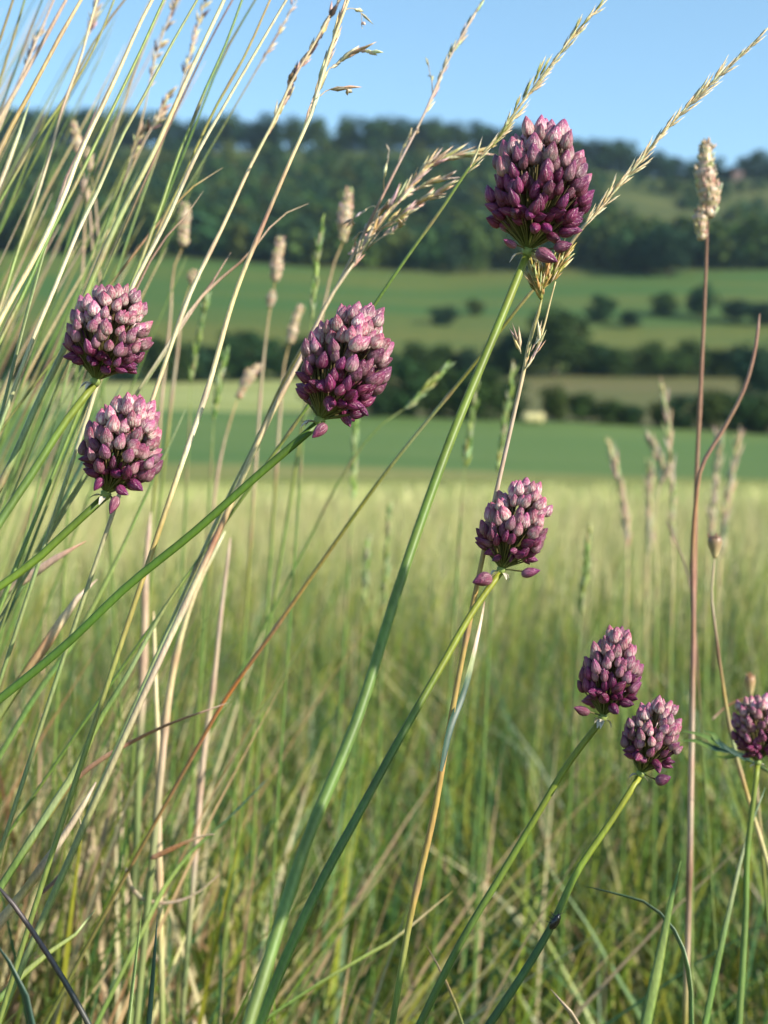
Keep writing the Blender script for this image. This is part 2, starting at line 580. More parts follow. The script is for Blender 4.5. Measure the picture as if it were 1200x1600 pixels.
for sx in (-0.95, 0.95):
    mb = MB(); y0 = hb[1] - b2 - 0.06
    mb.add([(hb[0] + sx + q * .3, y0 + t * .08, hb[2] + z) for t in (0, 1) for q, z in ((-1, 1.0), (1, 1.0), (1, 1.9), (-1, 1.9))],
           [(0, 1, 2, 3), (4, 7, 6, 5), (0, 4, 5, 1), (1, 5, 6, 2), (2, 6, 7, 3), (3, 7, 4, 0)], (0.05, 0.06, 0.07))
    mb.obj('window', M_BARK, house, False)
tag(house, 'tiny pinkish house among trees on the far right ridge', 'house')

# pale bale at the foot of the hedge
bb = T(832, 137.5)
mb = MB()
ang = np.linspace(0, 2 * math.pi, 19)[:-1]
prof = [(-1.0, 0.44), (-0.98, 0.50), (-0.5, 0.53), (0, 0.535), (0.5, 0.53), (0.98, 0.50), (1.0, 0.44)]
vv = [(bb[0] + s * 1.05, bb[1] + r * math.cos(t), bb[2] + 0.50 + r * math.sin(t) * .95) for s, r in prof for t in ang]
ff = [(i * 18 + k, i * 18 + (k + 1) % 18, (i + 1) * 18 + (k + 1) % 18, (i + 1) * 18 + k) for i in range(6) for k in range(18)]
ff += [tuple(range(17, -1, -1)), tuple(6 * 18 + k for k in range(18))]
mb.add(vv, ff, (0.42, 0.38, 0.19))
o = mb.obj('straw_bale', M_BARK)
tag(o, 'small pale straw bale at the foot of the hedgerow beyond the crop', 'bale')

# ------------------------------------------------------------------ meadow grass (stuff)
def blades(N, xy, h, lean, leandir, wd, colr, tipc, segs=4, z0=0.0):
    """N curved tapering blades as arrays"""
    s = np.linspace(0, 1, segs + 1)
    face = nrg.uniform(0, 6.28, N)
    side = np.stack([np.cos(face), np.sin(face), np.zeros(N)], 1)
    ld = np.stack([np.cos(leandir), np.sin(leandir), np.zeros(N)], 1)
    Vv = np.zeros((N, segs + 1, 2, 3)); Cv = np.zeros((N, segs + 1, 2, 3))
    for i, t in enumerate(s):
        c = np.zeros((N, 3)); c[:, :2] = xy
        c += ld * (h * lean * (0.35 * t + 0.65 * t * t))[:, None]
        c[:, 2] += h * (t - 0.18 * lean * t * t) + z0
        wv = wd * (1 - t ** 2.2) * (0.55 + 0.45 * min(1, t * 3)) + 0.00012
        Vv[:, i, 0] = c - side * wv[:, None] / 2
        Vv[:, i, 1] = c + side * wv[:, None] / 2
        k = t ** 1.6
        cc = colr * (1 - k) + tipc * k
        Cv[:, i, 0] = cc; Cv[:, i, 1] = cc * 0.92
    Vv = Vv.reshape(-1, 3); Cv = Cv.reshape(-1, 3)
    b0 = (np.arange(N) * (segs + 1) * 2)[:, None]
    Qd = []
    for i in range(segs):
        Qd.append(b0 + np.array([[2 * i, 2 * i + 1, 2 * i + 3, 2 * i + 2]]))
    return Vv, np.stack(Qd, 1).reshape(-1, 4), Cv


PAL_GREEN = np.array([(0.110, 0.180, 0.022), (0.070, 0.145, 0.032), (0.155, 0.205, 0.022), (0.048, 0.120, 0.045), (0.225, 0.225, 0.026), (0.115, 0.155, 0.042)])
PAL_DRY = np.array([(0.40, 0.31, 0.17), (0.34, 0.24, 0.14), (0.46, 0.40, 0.23), (0.27, 0.17, 0.09), (0.38, 0.35, 0.15)])
PAL_PALE = np.array([(0.38, 0.41, 0.140), (0.47, 0.455, 0.20), (0.31, 0.365, 0.105), (0.47, 0.43, 0.215)])


PAL_PALE = PAL_PALE * 1.10


def pick(pal, N, jit=0.25):
    return pal[nrg.integers(0, len(pal), N)] * nrg.uniform(1 - jit, 1 + jit, (N, 1))


def scatter(N, y0, y1, mx, k=0.36):
    """points in the wedge the place shows, wider than the frame"""
    out = np.zeros((0, 2))
    while len(out) < N:
        y = nrg.uniform(y0, y1, N * 2); wv = k * y + mx
        x = nrg.uniform(-1, 1, N * 2) * (k * y1 + mx)
        out = np.vstack([out, np.stack([x, y], 1)[np.abs(x) < wv]])
    return out[:N]


def join(parts):
    Vv = []; Qq = []; Cc = []; o_ = 0
    for a, b, c in parts:
        Vv.append(a); Qq.append(b + o_); Cc.append(c); o_ += len(a)
    return np.vstack(Vv), np.vstack(Qq), np.vstack(Cc)


parts = []
# near sward
N = 44000
xy = scatter(N, 0.62, 3.6, 0.55)
clump = 0.5 + 0.5 * np.sin(xy[:, 0] * 9 + 1.3 * np.sin(xy[:, 1] * 6)) * np.sin(xy[:, 1] * 7 + 2)
dist = xy[:, 1]
h = nrg.uniform(0.08, 0.28, N) * (0.7 + 0.55 * clump)
dry = nrg.random(N) < (0.07 + 0.13 * (xy[:, 0] < -0.12 * dist))
c = np.where(dry[:, None], pick(PAL_DRY, N), pick(PAL_GREEN, N))
tip = np.where(nrg.random((N, 1)) < 0.12, pick(PAL_DRY, N), c * nrg.uniform(0.9, 1.3, (N, 1)))
parts.append(blades(N, xy, h, nrg.uniform(0.05, 0.8, N), nrg.uniform(0, 6.28, N), nrg.uniform(0.0022, 0.0058, N), c, tip, 4))
# taller upright green culms standing out of it
N = 4600
xy = scatter(N, 0.95, 4.2, 0.5)
h = nrg.uniform(0.22, 0.47, N)
c = np.where(nrg.random((N, 1)) < 0.14, pick(PAL_DRY, N), pick(PAL_GREEN, N) * 1.15)
parts.append(blades(N, xy, h, nrg.uniform(0.03, 0.3, N), nrg.normal(0.1, 0.9, N), nrg.uniform(0.0018, 0.0036, N), c, c * 1.1, 4))
N = 6500
xy = scatter(N, 0.85, 3.2, 0.45)
h = nrg.uniform(0.16, 0.38, N)
c = np.where(nrg.random((N, 1)) < 0.10, pick(PAL_DRY, N), pick(PAL_GREEN, N))
parts.append(blades(N, xy, h, nrg.uniform(0.3, 0.95, N), nrg.uniform(0, 6.28, N), nrg.uniform(0.0030, 0.0068, N), c, c * nrg.uniform(.9, 1.4, (N, 1)), 6))
N = 26000
xy = scatter(N, 0.6, 3.8, 0.6)
h = nrg.uniform(0.02, 0.10, N)
c = pick(PAL_GREEN, N) * np.array([1.0, 0.95, 0.8])
parts.append(blades(N, xy, h, nrg.uniform(0.3, 1.2, N), nrg.uniform(0, 6.28, N), nrg.uniform(0.006, 0.014, N), c, c * nrg.uniform(.8, 1.4, (N, 1)), 2, z0=nrg.uniform(0.0, 0.10, N)))
Vv, Qq, Cc = join(parts)
o = link('meadow_grass', np_mesh('meadow_grass', Vv, Qq, Cc, M_GRASS, True))
tag(o, 'dense green sward with dry blades filling the lower half of the picture', 'grass', kind='stuff')

parts = []
N = 60000
xy = scatter(N, 3.2, 14, 1.2)
k = np.clip((xy[:, 1] - 3.6) / 3.0, 0, 1)
h = nrg.uniform(0.2, 0.46, N)
pat = 0.28 * np.sin(xy[:, 0] * 1.9 + xy[:, 1] * 0.8) * np.sin(xy[:, 1] * 1.3 - xy[:, 0])
c = np.where(nrg.random(N)[:, None] < (0.2 + 0.72 * k + pat)[:, None], pick(PAL_PALE, N), pick(PAL_GREEN, N) * 1.4)
parts.append(blades(N, xy, h, nrg.uniform(0.05, 0.5, N), nrg.normal(0.1, 1.2, N), nrg.uniform(0.003, 0.008, N), c, np.where(nrg.random((N, 1)) < .4, pick(PAL_DRY, N), c), 3))
N = 70000
xy = scatter(N, 13, 60, 3.0)
h = nrg.uniform(0.22, 0.48, N)
far_ = np.clip((xy[:, 1] - 22) / 28, 0, 1)[:, None]
c = pick(PAL_PALE, N) * (1 - far_) + far_ * pick(np.array([(0.19, 0.225, 0.06), (0.23, 0.25, 0.075), (0.15, 0.20, 0.05)]), N)
parts.append(blades(N, xy, h, nrg.uniform(0.05, 0.6, N), nrg.normal(0.1, 1.3, N), nrg.uniform(0.012, 0.035, N), c, c * 1.1, 2))
Vv, Qq, Cc = join(parts)
o = link('ripening_meadow_grass', np_mesh('ripening_meadow_grass', Vv, Qq, Cc, M_GRASS, True))
tag(o, 'pale yellow-green ripening grass of the sunlit meadow behind the flowers', 'grass', kind='stuff')

# the tangled tussock on the left
parts = []
N = 1300
ang = nrg.uniform(0, 6.28, N); rr = np.sqrt(nrg.random(N))
xy = np.stack([-0.42 + 0.24 * rr * np.cos(ang), 0.98 + 0.34 * rr * np.sin(ang)], 1)
h = nrg.uniform(0.22, 0.60, N)
dry = nrg.random(N) < 0.42
c = np.where(dry[:, None], pick(PAL_DRY, N), pick(PAL_GREEN, N))
parts.append(blades(N, xy, h, nrg.uniform(0.10, 0.42, N), nrg.normal(0.0, 0.9, N), nrg.uniform(0.0018, 0.0048, N), c, np.where(dry[:, None], c, pick(PAL_GREEN, N) * 1.2), 6))
N = 330
xy = np.stack([nrg.uniform(-0.40, -0.20, N), nrg.uniform(0.55, 0.95, N)], 1)
h = nrg.uniform(0.34, 0.58, N)
dry = nrg.random(N) < 0.55
c = np.where(dry[:, None], pick(PAL_DRY, N) * np.array([1.0, .9, .9]), pick(PAL_GREEN, N))
parts.append(blades(N, xy, h, nrg.uniform(0.05, 0.42, N), nrg.uniform(0, 6.28, N), nrg.uniform(0.0026, 0.0064, N), c, np.where(nrg.random((N, 1)) < .3, pick(PAL_DRY, N), c), 8))
N = 1100
xy = np.stack([-0.38 + 0.34 * nrg.random(N) ** 1.5, nrg.uniform(0.56, 1.0, N)], 1)
h = nrg.uniform(0.28, 0.47, N)
dry = nrg.random(N) < 0.36
c = np.where(dry[:, None], pick(PAL_DRY, N), pick(PAL_GREEN, N))
parts.append(blades(N, xy, h, nrg.uniform(0.1, 0.75, N), nrg.uniform(0, 6.28, N), nrg.uniform(0.0024, 0.0064, N), c, np.where(nrg.random((N, 1)) < .2, pick(PAL_DRY, N), c * 1.1), 8))
Vv, Qq, Cc = join(parts)
o = link('dry_tussock_grass', np_mesh('dry_tussock_grass', Vv, Qq, Cc, M_GRASS, True))
tag(o, 'tangle of tan and green grass leaning in from the left edge', 'grass', kind='stuff')

# ------------------------------------------------------------------ single grass stalks
COLS = {
    'cream': (0.66, 0.54, 0.29), 'white': (0.74, 0.68, 0.44), 'tan': (0.56, 0.41, 0.25), 'pink': (0.58, 0.41, 0.30),
    'orange': (0.46, 0.20, 0.07), 'brown': (0.30, 0.14, 0.08), 'redbrown': (0.44, 0.22, 0.14), 'olive': (0.30, 0.30, 0.07),
    'green': (0.16, 0.27, 0.06), 'lime': (0.30, 0.38, 0.10), 'blue': (0.13, 0.21, 0.13), 'pale': (0.40, 0.46, 0.22),
    'dark': (0.06, 0.06, 0.06), 'deep': (0.04, 0.10, 0.07), 'gold': (0.52, 0.36, 0.12), 'purple': (0.14, 0.09, 0.10),
}

COLS = {k: tuple(x * (0.86 if k in ('cream', 'white', 'tan', 'pink') else 0.72) for x in v) for k, v in COLS.items()}
for k_ in ('tan', 'pink', 'orange', 'redbrown', 'brown'):
    g_ = sum(COLS[k_]) / 3
    COLS[k_] = tuple(x * 0.8 + g_ * 0.2 for x in COLS[k_])


def mixc(a, b, t):
    return tuple(x * (1 - t) + y * t for x, y in zip(a, b))


def to_ground(pts, drift=0.35):
    """carry the last point on down to the soil"""
    p = np.asarray(pts[-1]); q = np.asarray(pts[-2])
    dr = norm(p - q)
    z = p[2]
    if z < 0.02: return list(pts)
    sx = max(-1.3, min(1.3, dr[0] / max(-dr[2], 0.3)))
    sy = max(-0.25, min(0.6, dr[1] / max(-dr[2], 0.3)))
    m1 = p + np.array([sx * z * 0.45, sy * z * 0.3, -z * 0.5])
    m2 = p + np.array([sx * z * 0.75, sy * z * 0.3 + 0.06 * z, -z - 0.01])
    return list(pts) + [m1, m2]


def path3(px, d0, d1):
    n = len(px)
    L = np.concatenate([[0], np.cumsum([math.dist(px[i], px[i + 1]) for i in range(n - 1)])]); L = L / max(L[-1], 1e-9)
    return [P(x, y, d0 + (d1 - d0) * t) for (x, y), t in zip(px, L)]


def py_top(px):
    return px[0][1]


def run_out(px):
    """a stalk that leaves the frame goes on growing beyond it"""
    (x0, y0), (x1, y1) = px[0], px[1]
    if y0 > 12: return px
    L = math.dist(px[0], px[1])
    return [(x0 + (x0 - x1) / L * 130, y0 + (y0 - y1) / L * 130)] + list(px)


def culm_obj(name, px, d0, d1, wpx, colours, parent=None, ground=True, sides=6, taper=0.6, node=True, mat=None, flat=1.0):
    """a stalk from its top down through pixel-picked directions at its own distance"""
    if parent is None: px = run_out(px)
    pts = path3(px, d0, d1)
    dmid = 0.5 * (d0 + d1)
    r = 0.5 * wpx * (0.74 if py_top(px) < 300 and px[0][0] < 620 else 1.0) / F * dmid
    full = to_ground(pts) if ground else pts
    n = max(14, len(full) * 9)
    path = spline(full, n)
    cl = [COLS[c] if isinstance(c, str) else c for c in colours]
    seglen = np.concatenate([[0], np.cumsum(np.linalg.norm(np.diff(path, axis=0), axis=1))])
    tl = sum(np.linalg.norm(np.asarray(pts[i + 1]) - np.asarray(pts[i])) for i in range(len(pts) - 1))
    cc = []; rad = []
    nodes = [rng.uniform(0.35, 0.6), rng.uniform(0.75, 0.98)] if node else []
    for i in range(n):
        t = min(seglen[i] / max(tl, 1e-9), 1.0)
        k = t * (len(cl) - 1); j = min(int(k), len(cl) - 2) if len(cl) > 1 else 0
        c = mixc(cl[j], cl[j + 1], k - j) if len(cl) > 1 else cl[0]
        rr = r * (taper + (1.12 - taper) * min(1, t * 1.4)) if t < 1 else r * 1.12
        if seglen[i] > tl: c = mixc(c, COLS['green'], min(0.8, (seglen[i] - tl) / max(tl, .05) * 2))
        cc.append(tuple(v * rng.uniform(0.93, 1.07) for v in c)); rad.append(rr)
    for nn in nodes:
        i = int(np.argmin(np.abs(seglen / max(tl, 1e-9) - nn)))
        cc[i] = mixc(cc[i], COLS['redbrown'], 0.55); rad[i] *= 1.22
    mb = MB()
    rad[0] *= 0.35
    if not ground: rad[-1] *= 0.3; rad[-2] *= 0.6; rad[1] *= .6
    tube(mb, path, rad, cc, sides, flat, 0.10)
    return mb.obj(name, mat or M_STALK, parent), np.array(pts), path


def along(mb, path, n, L, W, angle, colours, awn=0.0, spread=1.0, jitter=0.5, side=None, r0=0.0):
    """spikelets along a path (base to tip)"""
    tang = np.gradient(path, axis=0)
    for i in range(n):
        u = (i + rng.random()) / n * (len(path) - 1); j = min(int(u), len(path) - 2); f = u - j
        p = path[j] * (1 - f) + path[j + 1] * f
        t = norm(tang[j])
        x, y = frame(t)
        a = rng.uniform(0, 6.28) if side is None else side + rng.uniform(-0.7, 0.7) + (math.pi if i % 2 else 0) * (0 if side is None else 1)
        rad = x * math.cos(a) + y * math.sin(a)
        an = angle * rng.uniform(1 - jitter, 1 + jitter)
        dr = t * math.cos(an) + rad * math.sin(an)
        c = rng.choice(colours)
        c = COLS[c] if isinstance(c, str) else c
        c = tuple(v * rng.uniform(0.8, 1.2) for v in c)
        s = rng.uniform(0.75, 1.2)
        spikelet(mb, p + rad * r0 * rng.random(), dr, L * s, W * s, c, awn)


def stalk(name, px, d0, d1, wpx, colours, label, cat='grass stalk', group=None, head=None, **kw):
    """thing: culm plus a seed head where the photograph shows one"""
    if 'leaf' in name:
        kw.setdefault('flat', 0.28); kw.setdefault('node', False); kw['taper'] = min(kw.get('taper', .25), .25)
    if head is None:
        o, _, _ = culm_obj(name, px, d0, d1, wpx, colours, None, **kw)
        return tag(o, label, cat, group)
    base = P(*px[-1], d1)
    e = empty(name, (base[0], base[1], 0.0))
    tag(e, label, cat, group)
    o, pts, path = culm_obj('culm', px, d0, d1, wpx, colours, e, **kw)
    head(e, px, d0, d1)
    return e


def dense_head(hpx, rpx, colours, n=170):
    """compact cylindrical or lobed spike; hpx base to tip"""
    def f(e, px, d0, d1):
        path = spline([P(x, y, d0) for x, y in hpx], 22)
        r = rpx / F * d0
        mb = MB()
        c0 = COLS[colours[0]] if isinstance(colours[0], str) else colours[0]
        ts = np.linspace(0, 1, 22)
        ph = rng.uniform(0, 6)
        rad = [r * 0.9 * max(0.12, math.sin(math.pi * min(1, 0.08 + 0.95 * t)) ** 0.5) * (1 + 0.22 * math.sin(9 * t + ph) + 0.1 * math.sin(23 * t)) for t in ts]
        tube(mb, path, rad, [tuple(v * rng.uniform(.85, 1.1) for v in c0) for _ in ts], 8)
        L = np.linalg.norm(path[-1] - path[0])
        tang = np.gradient(path, axis=0)
        for i in range(n):
            u = rng.uniform(0.0, 0.97) * 21; j = int(u)
            t = norm(tang[j]); x, y = frame(t); a = rng.uniform(0, 6.28)
            rd = x * math.cos(a) + y * math.sin(a)
            c = rng.choice(colours); c = COLS[c] if isinstance(c, str) else c
            spikelet(mb, path[j] + rd * rad[j] * 0.8, t * 0.9 + rd * 0.6, r * rng.uniform(0.5, 0.85), r * 0.36, tuple(v * rng.uniform(.75, 1.2) for v in c))
        mb.obj('seed_head', M_STALK, e)
    return f


def loose_head(hpx, colours, n=40, lpx=22, wpx=6, angle=0.35, awn=0.15, branches=()):
    def f(e, px, d0, d1):
        mb = MB()
        k = d0 / F
        path = spline([P(x, y, d0) for x, y in hpx], 30)
        along(mb, path, n, lpx * k, wpx * k, angle, colours, awn)
        for br, m in branches:
            q = spline([P(x, y, d0 + rng.uniform(-.012, .012)) for x, y in br], 14)
            tube(mb, q, np.linspace(1.0 * k, 0.5 * k, 14), [COLS['tan']] * 14, 4)
            along(mb, q[4:], m, lpx * k * .8, wpx * k, angle, colours, awn)
        mb.obj('seed_head', M_STALK, e)
    return f


def rye_mesh(name, colours):
    """one flat spikelet: several overlapping florets, unit length along +Z"""
    mb = MB()
    for i in range(6):
        s = -1 if i % 2 else 1
        z = 0.08 + 0.11 * i
        c = colours[i % len(colours)]; c = COLS[c]
        spikelet(mb, np.array([s * 0.015, 0, z]), (s * 0.16 + rng.uniform(-.06, .06), rng.uniform(-.1, .1), 1), 0.50, 0.105, tuple(v * rng.uniform(.85, 1.15) for v in c), 0.25)
    return mb.mesh(name, M_STALK)


RYE = [rye_mesh('spikelet', cs) for cs in (('cream', 'white', 'white'), ('white', 'tan', 'white'), ('pale', 'olive', 'cream'))]


def rye_head(hpx, n, lpx, variants):
    """spikelets picked apart one by one, alternating along the axis"""
    def f(e, px, d0, d1):
        path = spline([P(x, y, d0) for x, y in hpx], 40)
        tang = np.gradient(path, axis=0)
        for i in range(n):
            u = i / n * 38; j = int(u)
            t = norm(tang[j]); x, y = frame(t, (0, 1, 0))
            s = 1 if i % 2 else -1
            an = rng.uniform(0.04, 0.26)
            dr = norm(t * math.cos(an) + x * s * math.sin(an) + y * rng.uniform(-.2, .2))
            o = bpy.data.objects.new('spikelet', RYE[rng.choice(variants)])
            col.objects.link(o); o.parent = e
            L = lpx / F * d0 * rng.uniform(0.75, 1.2) * (1.0 if i < n * .8 else 0.75)
            o.location = Vector(path[j]) - e.location
            o.rotation_mode = 'QUATERNION'
            o.rotation_quaternion = Vector(dr).to_track_quat('Z', 'Y') @ Quaternion((0, 0, 1), rng.uniform(-.5, .5))
            o.scale = (L, L, L)
    return f


G1 = 'straw stalks leaning across the upper left'
ST = stalk
ST('straw_stalk', [(130, -6), (92, 60), (55, 130), (10, 212), (-30, 300)], 0.50, 0.48, 9, ['cream', 'cream', 'gold', 'pale'], 'broad cream straw crossing the sky nearest the top left corner', group=G1)
ST('straw_stalk', [(106, -5), (62, 75), (30, 132), (-8, 200), (-40, 270)], 0.56, 0.54, 8, ['orange', 'tan', 'tan', 'cream'], 'orange-tan straw just left of the broad cream straw at top left', group=G1)
ST('straw_stalk', [(86, -5), (55, 68), (20, 150), (-15, 235)], 0.60, 0.58, 5, ['pink', 'pink', 'tan'], 'thin pinkish straw left of the orange-tan one at top left', group=G1)
ST('straw_stalk', [(47, 158), (25, 222), (2, 285), (-25, 350)], 0.52, 0.50, 10, ['pale', 'white', 'white'], 'short whitish stalk ending below the skyline by the left edge', group=G1)
ST('grass_stalk', [(68, -5), (30, 92), (5, 160), (-20, 230)], 0.62, 0.60, 5, ['blue', 'deep', 'deep'], 'dark blue-green stalk against the sky near the left edge', group=G1)
ST('grass_stalk', [(40, -5), (12, 88), (-12, 160)], 0.58, 0.58, 5, ['green', 'lime'], 'green stalk second from the top left corner', group=G1)
ST('grass_stalk', [(22, -5), (0, 62), (-20, 120)], 0.55, 0.55, 5, ['lime', 'green'], 'green stalk in the very top left corner', group=G1)
ST('grass_stalk', [(180, -5), (150, 70), (100, 156), (60, 212), (10, 297), (-25, 360)], 0.55, 0.52, 6, ['green', 'olive', 'olive', 'lime', 'green'], 'olive green stalk curving down from the top left sky', group=G1)
ST('grass_stalk', [(195, 0), (160, 45), (120, 115), (98, 160)], 0.6, 0.6, 4, ['gold', 'olive'], 'thin golden stalk crossing the olive one at top left', group=G1, ground=True)
ST('straw_stalk', [(150, 5), (140, 40), (125, 95), (100, 162), (82, 226), (60, 300), (30, 385), (5, 465), (-20, 540)], 0.54, 0.50, 7, ['white', 'cream', 'tan', 'tan', 'lime', 'lime'], 'tan straw turning green below, left of the boldest straw', group=G1)
ST('straw_stalk', [(242, -8), (226, 22), (176, 132), (150, 186), (120, 252), (107, 288), (60, 392), (10, 482), (-30, 560)], 0.47, 0.43, 10, ['tan', 'cream', 'cream', 'white', 'cream', 'cream'], 'boldest cream straw with a brown joint, left of the pale stalks', group=G1)
ST('grass_stalk', [(258, -5), (210, 100), (165, 192), (112, 300), (75, 372), (40, 452), (0, 532), (-30, 600)], 0.48, 0.44, 8, ['olive', 'lime', 'lime', 'green', 'lime'], 'long green stalk running beside the boldest cream straw', group=G1)
ST('dry_leaf', [(158, 150), (146, 182), (130, 222), (104, 275), (90, 320)], 0.50, 0.48, 7, ['purple', 'redbrown', 'redbrown', 'tan'], 'reddish brown strip clinging to the boldest cream straw', 'leaf', G1)
ST('grass_stalk', [(305, 5), (270, 66), (225, 150), (190, 215), (152, 300), (130, 344), (82, 458), (57, 516), (10, 640), (-30, 750)], 0.47, 0.44, 8, ['blue', 'pale', 'pale', 'pale', 'white', 'white', 'pale', 'green'], 'stalk pale blue-green above and white below, left of the upper left flower', group=G1)
ST('straw_stalk', [(350, 0), (300, 106), (236, 246), (182, 350), (140, 446), (98, 550), (60, 626), (25, 706), (-15, 790)], 0.48, 0.45, 12, ['pale', 'white', 'cream', 'pale', 'lime', 'pale', 'green'], 'thick cream and green striped stalk passing behind the upper left flower', group=G1)
ST('grass_stalk', [(366, -5), (330, 60), (290, 142), (262, 200), (235, 262)], 0.55, 0.53, 4, ['purple', 'purple', 'brown'], 'thin dark purple stalk against the sky', group=G1)
ST('grass_stalk', [(380, -5), (350, 76), (320, 142), (300, 192), (280, 238), (255, 312), (215, 420), (190, 480)], 0.51, 0.48, 7, ['lime', 'green', 'green', 'lime', 'lime'], 'green stalk left of the olive-yellow one above the upper left flower', group=G1)
ST('grass_stalk', [(402, -5), (372, 45), (345, 95), (325, 145)], 0.58, 0.58, 4, ['blue', 'green'], 'thin blue-green stalk joining a greener one against the sky', group=G1)
ST('grass_stalk', [(424, -5), (380, 92), (340, 162), (306, 232), (285, 282), (258, 336), (230, 400)], 0.52, 0.50, 6, ['tan', 'gold', 'olive', 'olive', 'olive'], 'olive-yellow stalk immediately left of the near white straw', group=G1)
ST('straw_stalk', [(452, -8), (405, 72), (350, 166), (305, 246), (260, 346), (208, 446), (170, 540), (140, 640), (100, 760)], 0.46, 0.46, 8, ['pink', 'white', 'white', 'white', 'white', 'white', 'pale'], 'near white straw ending behind the top of the upper left flower', group=G1)
ST('straw_stalk', [(470, -10), (430, 60), (404, 104)], 0.60, 0.60, 3, ['white', 'pink'], 'faint thin straw tip beside the near white straw', group=G1, head=loose_head([(404, 104), (430, 60), (460, 0)], ['pink', 'white'], 14, 16, 5, .4))
# straws with seed heads, centre left
ST('seeding_straw', [(522, 12), (490, 70), (457, 125), (425, 195), (396, 250), (350, 350), (300, 452), (250, 590), (215, 690)], 0.50, 0.47, 8, ['tan', 'tan', 'cream', 'cream', 'white', 'cream', 'tan'], 'straw with a grey-tan seed head, left of the bolder seeding straw',
   head=loose_head([(415, 215), (440, 165), (460, 120), (492, 70), (524, 10), (545, -30)], ['tan', 'pink', 'cream', 'purple'], 34, 26, 9, .28, .1))
ST('seeding_straw', [(552, -20), (522, 60), (500, 130), (482, 190), (470, 215), (420, 330), (370, 452), (320, 622), (285, 722), (255, 810)], 0.46, 0.44, 10, ['cream', 'cream', 'white', 'cream', 'redbrown', 'cream', 'cream', 'white', 'white', 'gold'], 'bold seeding straw with a brown joint at the skyline',
   head=loose_head([(472, 205), (486, 170), (502, 120), (524, 55), (548, -15)], ['cream', 'white', 'tan'], 30, 40, 8, .14, .1,
                   branches=[([(520, 50), (540, 15), (558, 15), (566, 45)], 3), ([(505, 118), (525, 100), (550, 84), (583, 80)], 12), ([(500, 150), (515, 140), (535, 136), (545, 142)], 4)]))
ST('dry_leaf', [(482, 318), (460, 326), (432, 344), (405, 378), (370, 415), (330, 448), (300, 482), (275, 520)], 0.52, 0.50, 5, ['tan', 'tan', 'brown', 'tan', 'pink'], 'thin curved brown blade crossing behind the bold seeding straw', 'leaf')
ST('dry_leaf', [(361, 394), (340, 430), (315, 462), (290, 500)], 0.53, 0.52, 5, ['tan', 'brown', 'pink'], 'short brown blade tip left of the bold seeding straw', 'leaf')
ST('dry_leaf', [(348, 262), (310, 285), (280, 312), (250, 345), (215, 390)], 0.53, 0.52, 5, ['tan', 'gold', 'brown', 'orange'], 'brown blade curving right, crossing the near white straw', 'leaf')
ST('dry_leaf', [(318, 298), (296, 330), (258, 372), (225, 425), (205, 470)], 0.53, 0.51, 5, ['tan', 'brown', 'brown'], 'rusty brown blade above the upper left flower', 'leaf')
ST('plumed_stalk', [(560, 402), (520, 458), (475, 550), (420, 655), (388, 725), (350, 812), (300, 922), (250, 1030)], 0.52, 0.49, 9, ['tan', 'tan', 'pink', 'cream', 'cream', 'orange', 'white', 'tan'], 'grass with a feathery tan plume nodding right over the wooded hill',
   head=loose_head([(545, 425), (575, 375), (610, 325), (640, 290), (665, 262), (700, 245), (742, 240)], ['tan', 'pink', 'cream'], 60, 34, 7, .2, .2,
                   branches=[([(585, 365), (620, 320), (650, 295), (698, 276)], 22), ([(590, 360), (625, 340), (660, 315), (695, 292)], 22), ([(600, 345), (630, 300), (670, 260), (705, 246)], 20),
                             ([(560, 400), (590, 375), (615, 360), (632, 345)], 14), ([(575, 385), (605, 350), (650, 318), (680, 305)], 20), ([(555, 412), (560, 385), (580, 350), (605, 320)], 16)]))
ST('panicle_stalk', [(748, 10), (722, 55), (700, 95), (662, 180), (620, 262), (585, 332), (555, 392), (520, 460), (440, 602), (400, 690), (345, 800), (300, 900)], 0.54, 0.50, 5, ['pink', 'pink', 'pink', 'redbrown', 'tan', 'gold', 'olive', 'pale', 'pale'], 'grass with a sparse silvery panicle rising from behind the middle flower into the sky',
   head=loose_head([(655, 195), (680, 140), (702, 92), (725, 50), (750, 8)], ['pink', 'white', 'tan'], 26, 22, 6, .22, .15,
                   branches=[([(622, 258), (628, 235), (640, 215), (650, 205)], 9), ([(600, 305), (600, 275), (606, 250), (608, 235)], 6), ([(590, 325), (575, 325), (560, 335), (553, 350)], 7),
                             ([(572, 362), (560, 365), (552, 385), (548, 398)], 6), ([(585, 335), (592, 340), (585, 355), (572, 372)], 5), ([(676, 150), (675, 130), (670, 105), (668, 92)], 3)]))
ST('ryegrass_stalk', [(952, -4), (905, 45), (870, 90), (800, 182), (762, 234), (735, 260), (700, 312), (640, 396), (585, 476), (540, 545), (470, 650), (420, 720)], 0.47, 0.50, 5, ['cream', 'cream', 'cream', 'lime', 'lime', 'green', 'green', 'green', 'lime'], 'slender ryegrass with pale spikelets leaning right across the sky, left of the top flower',
   head=rye_head([(728, 272), (745, 250), (775, 220), (800, 182), (835, 132), (870, 90), (905, 45), (948, 0)], 26, 38, (0, 0, 2)))
ST('ryegrass_stalk', [(1204, 40), (1160, 85), (1120, 122), (1050, 192), (1000, 252), (950, 310), (915, 350), (870, 410), (825, 462), (740, 570), (600, 742), (500, 882), (430, 982), (340, 1112), (310, 1165)], 0.46, 0.56, 6, ['cream', 'cream', 'cream', 'tan', 'cream', 'olive', 'olive', 'pale', 'olive', 'olive', 'gold', 'orange', (0.55, 0.20, 0.06), 'orange'], 'long ryegrass running behind the top flower into the upper right sky',
   head=rye_head([(905, 362), (950, 310), (1000, 252), (1050, 192), (1120, 122), (1160, 85), (1200, 46)], 36, 38, (0, 1, 1)))


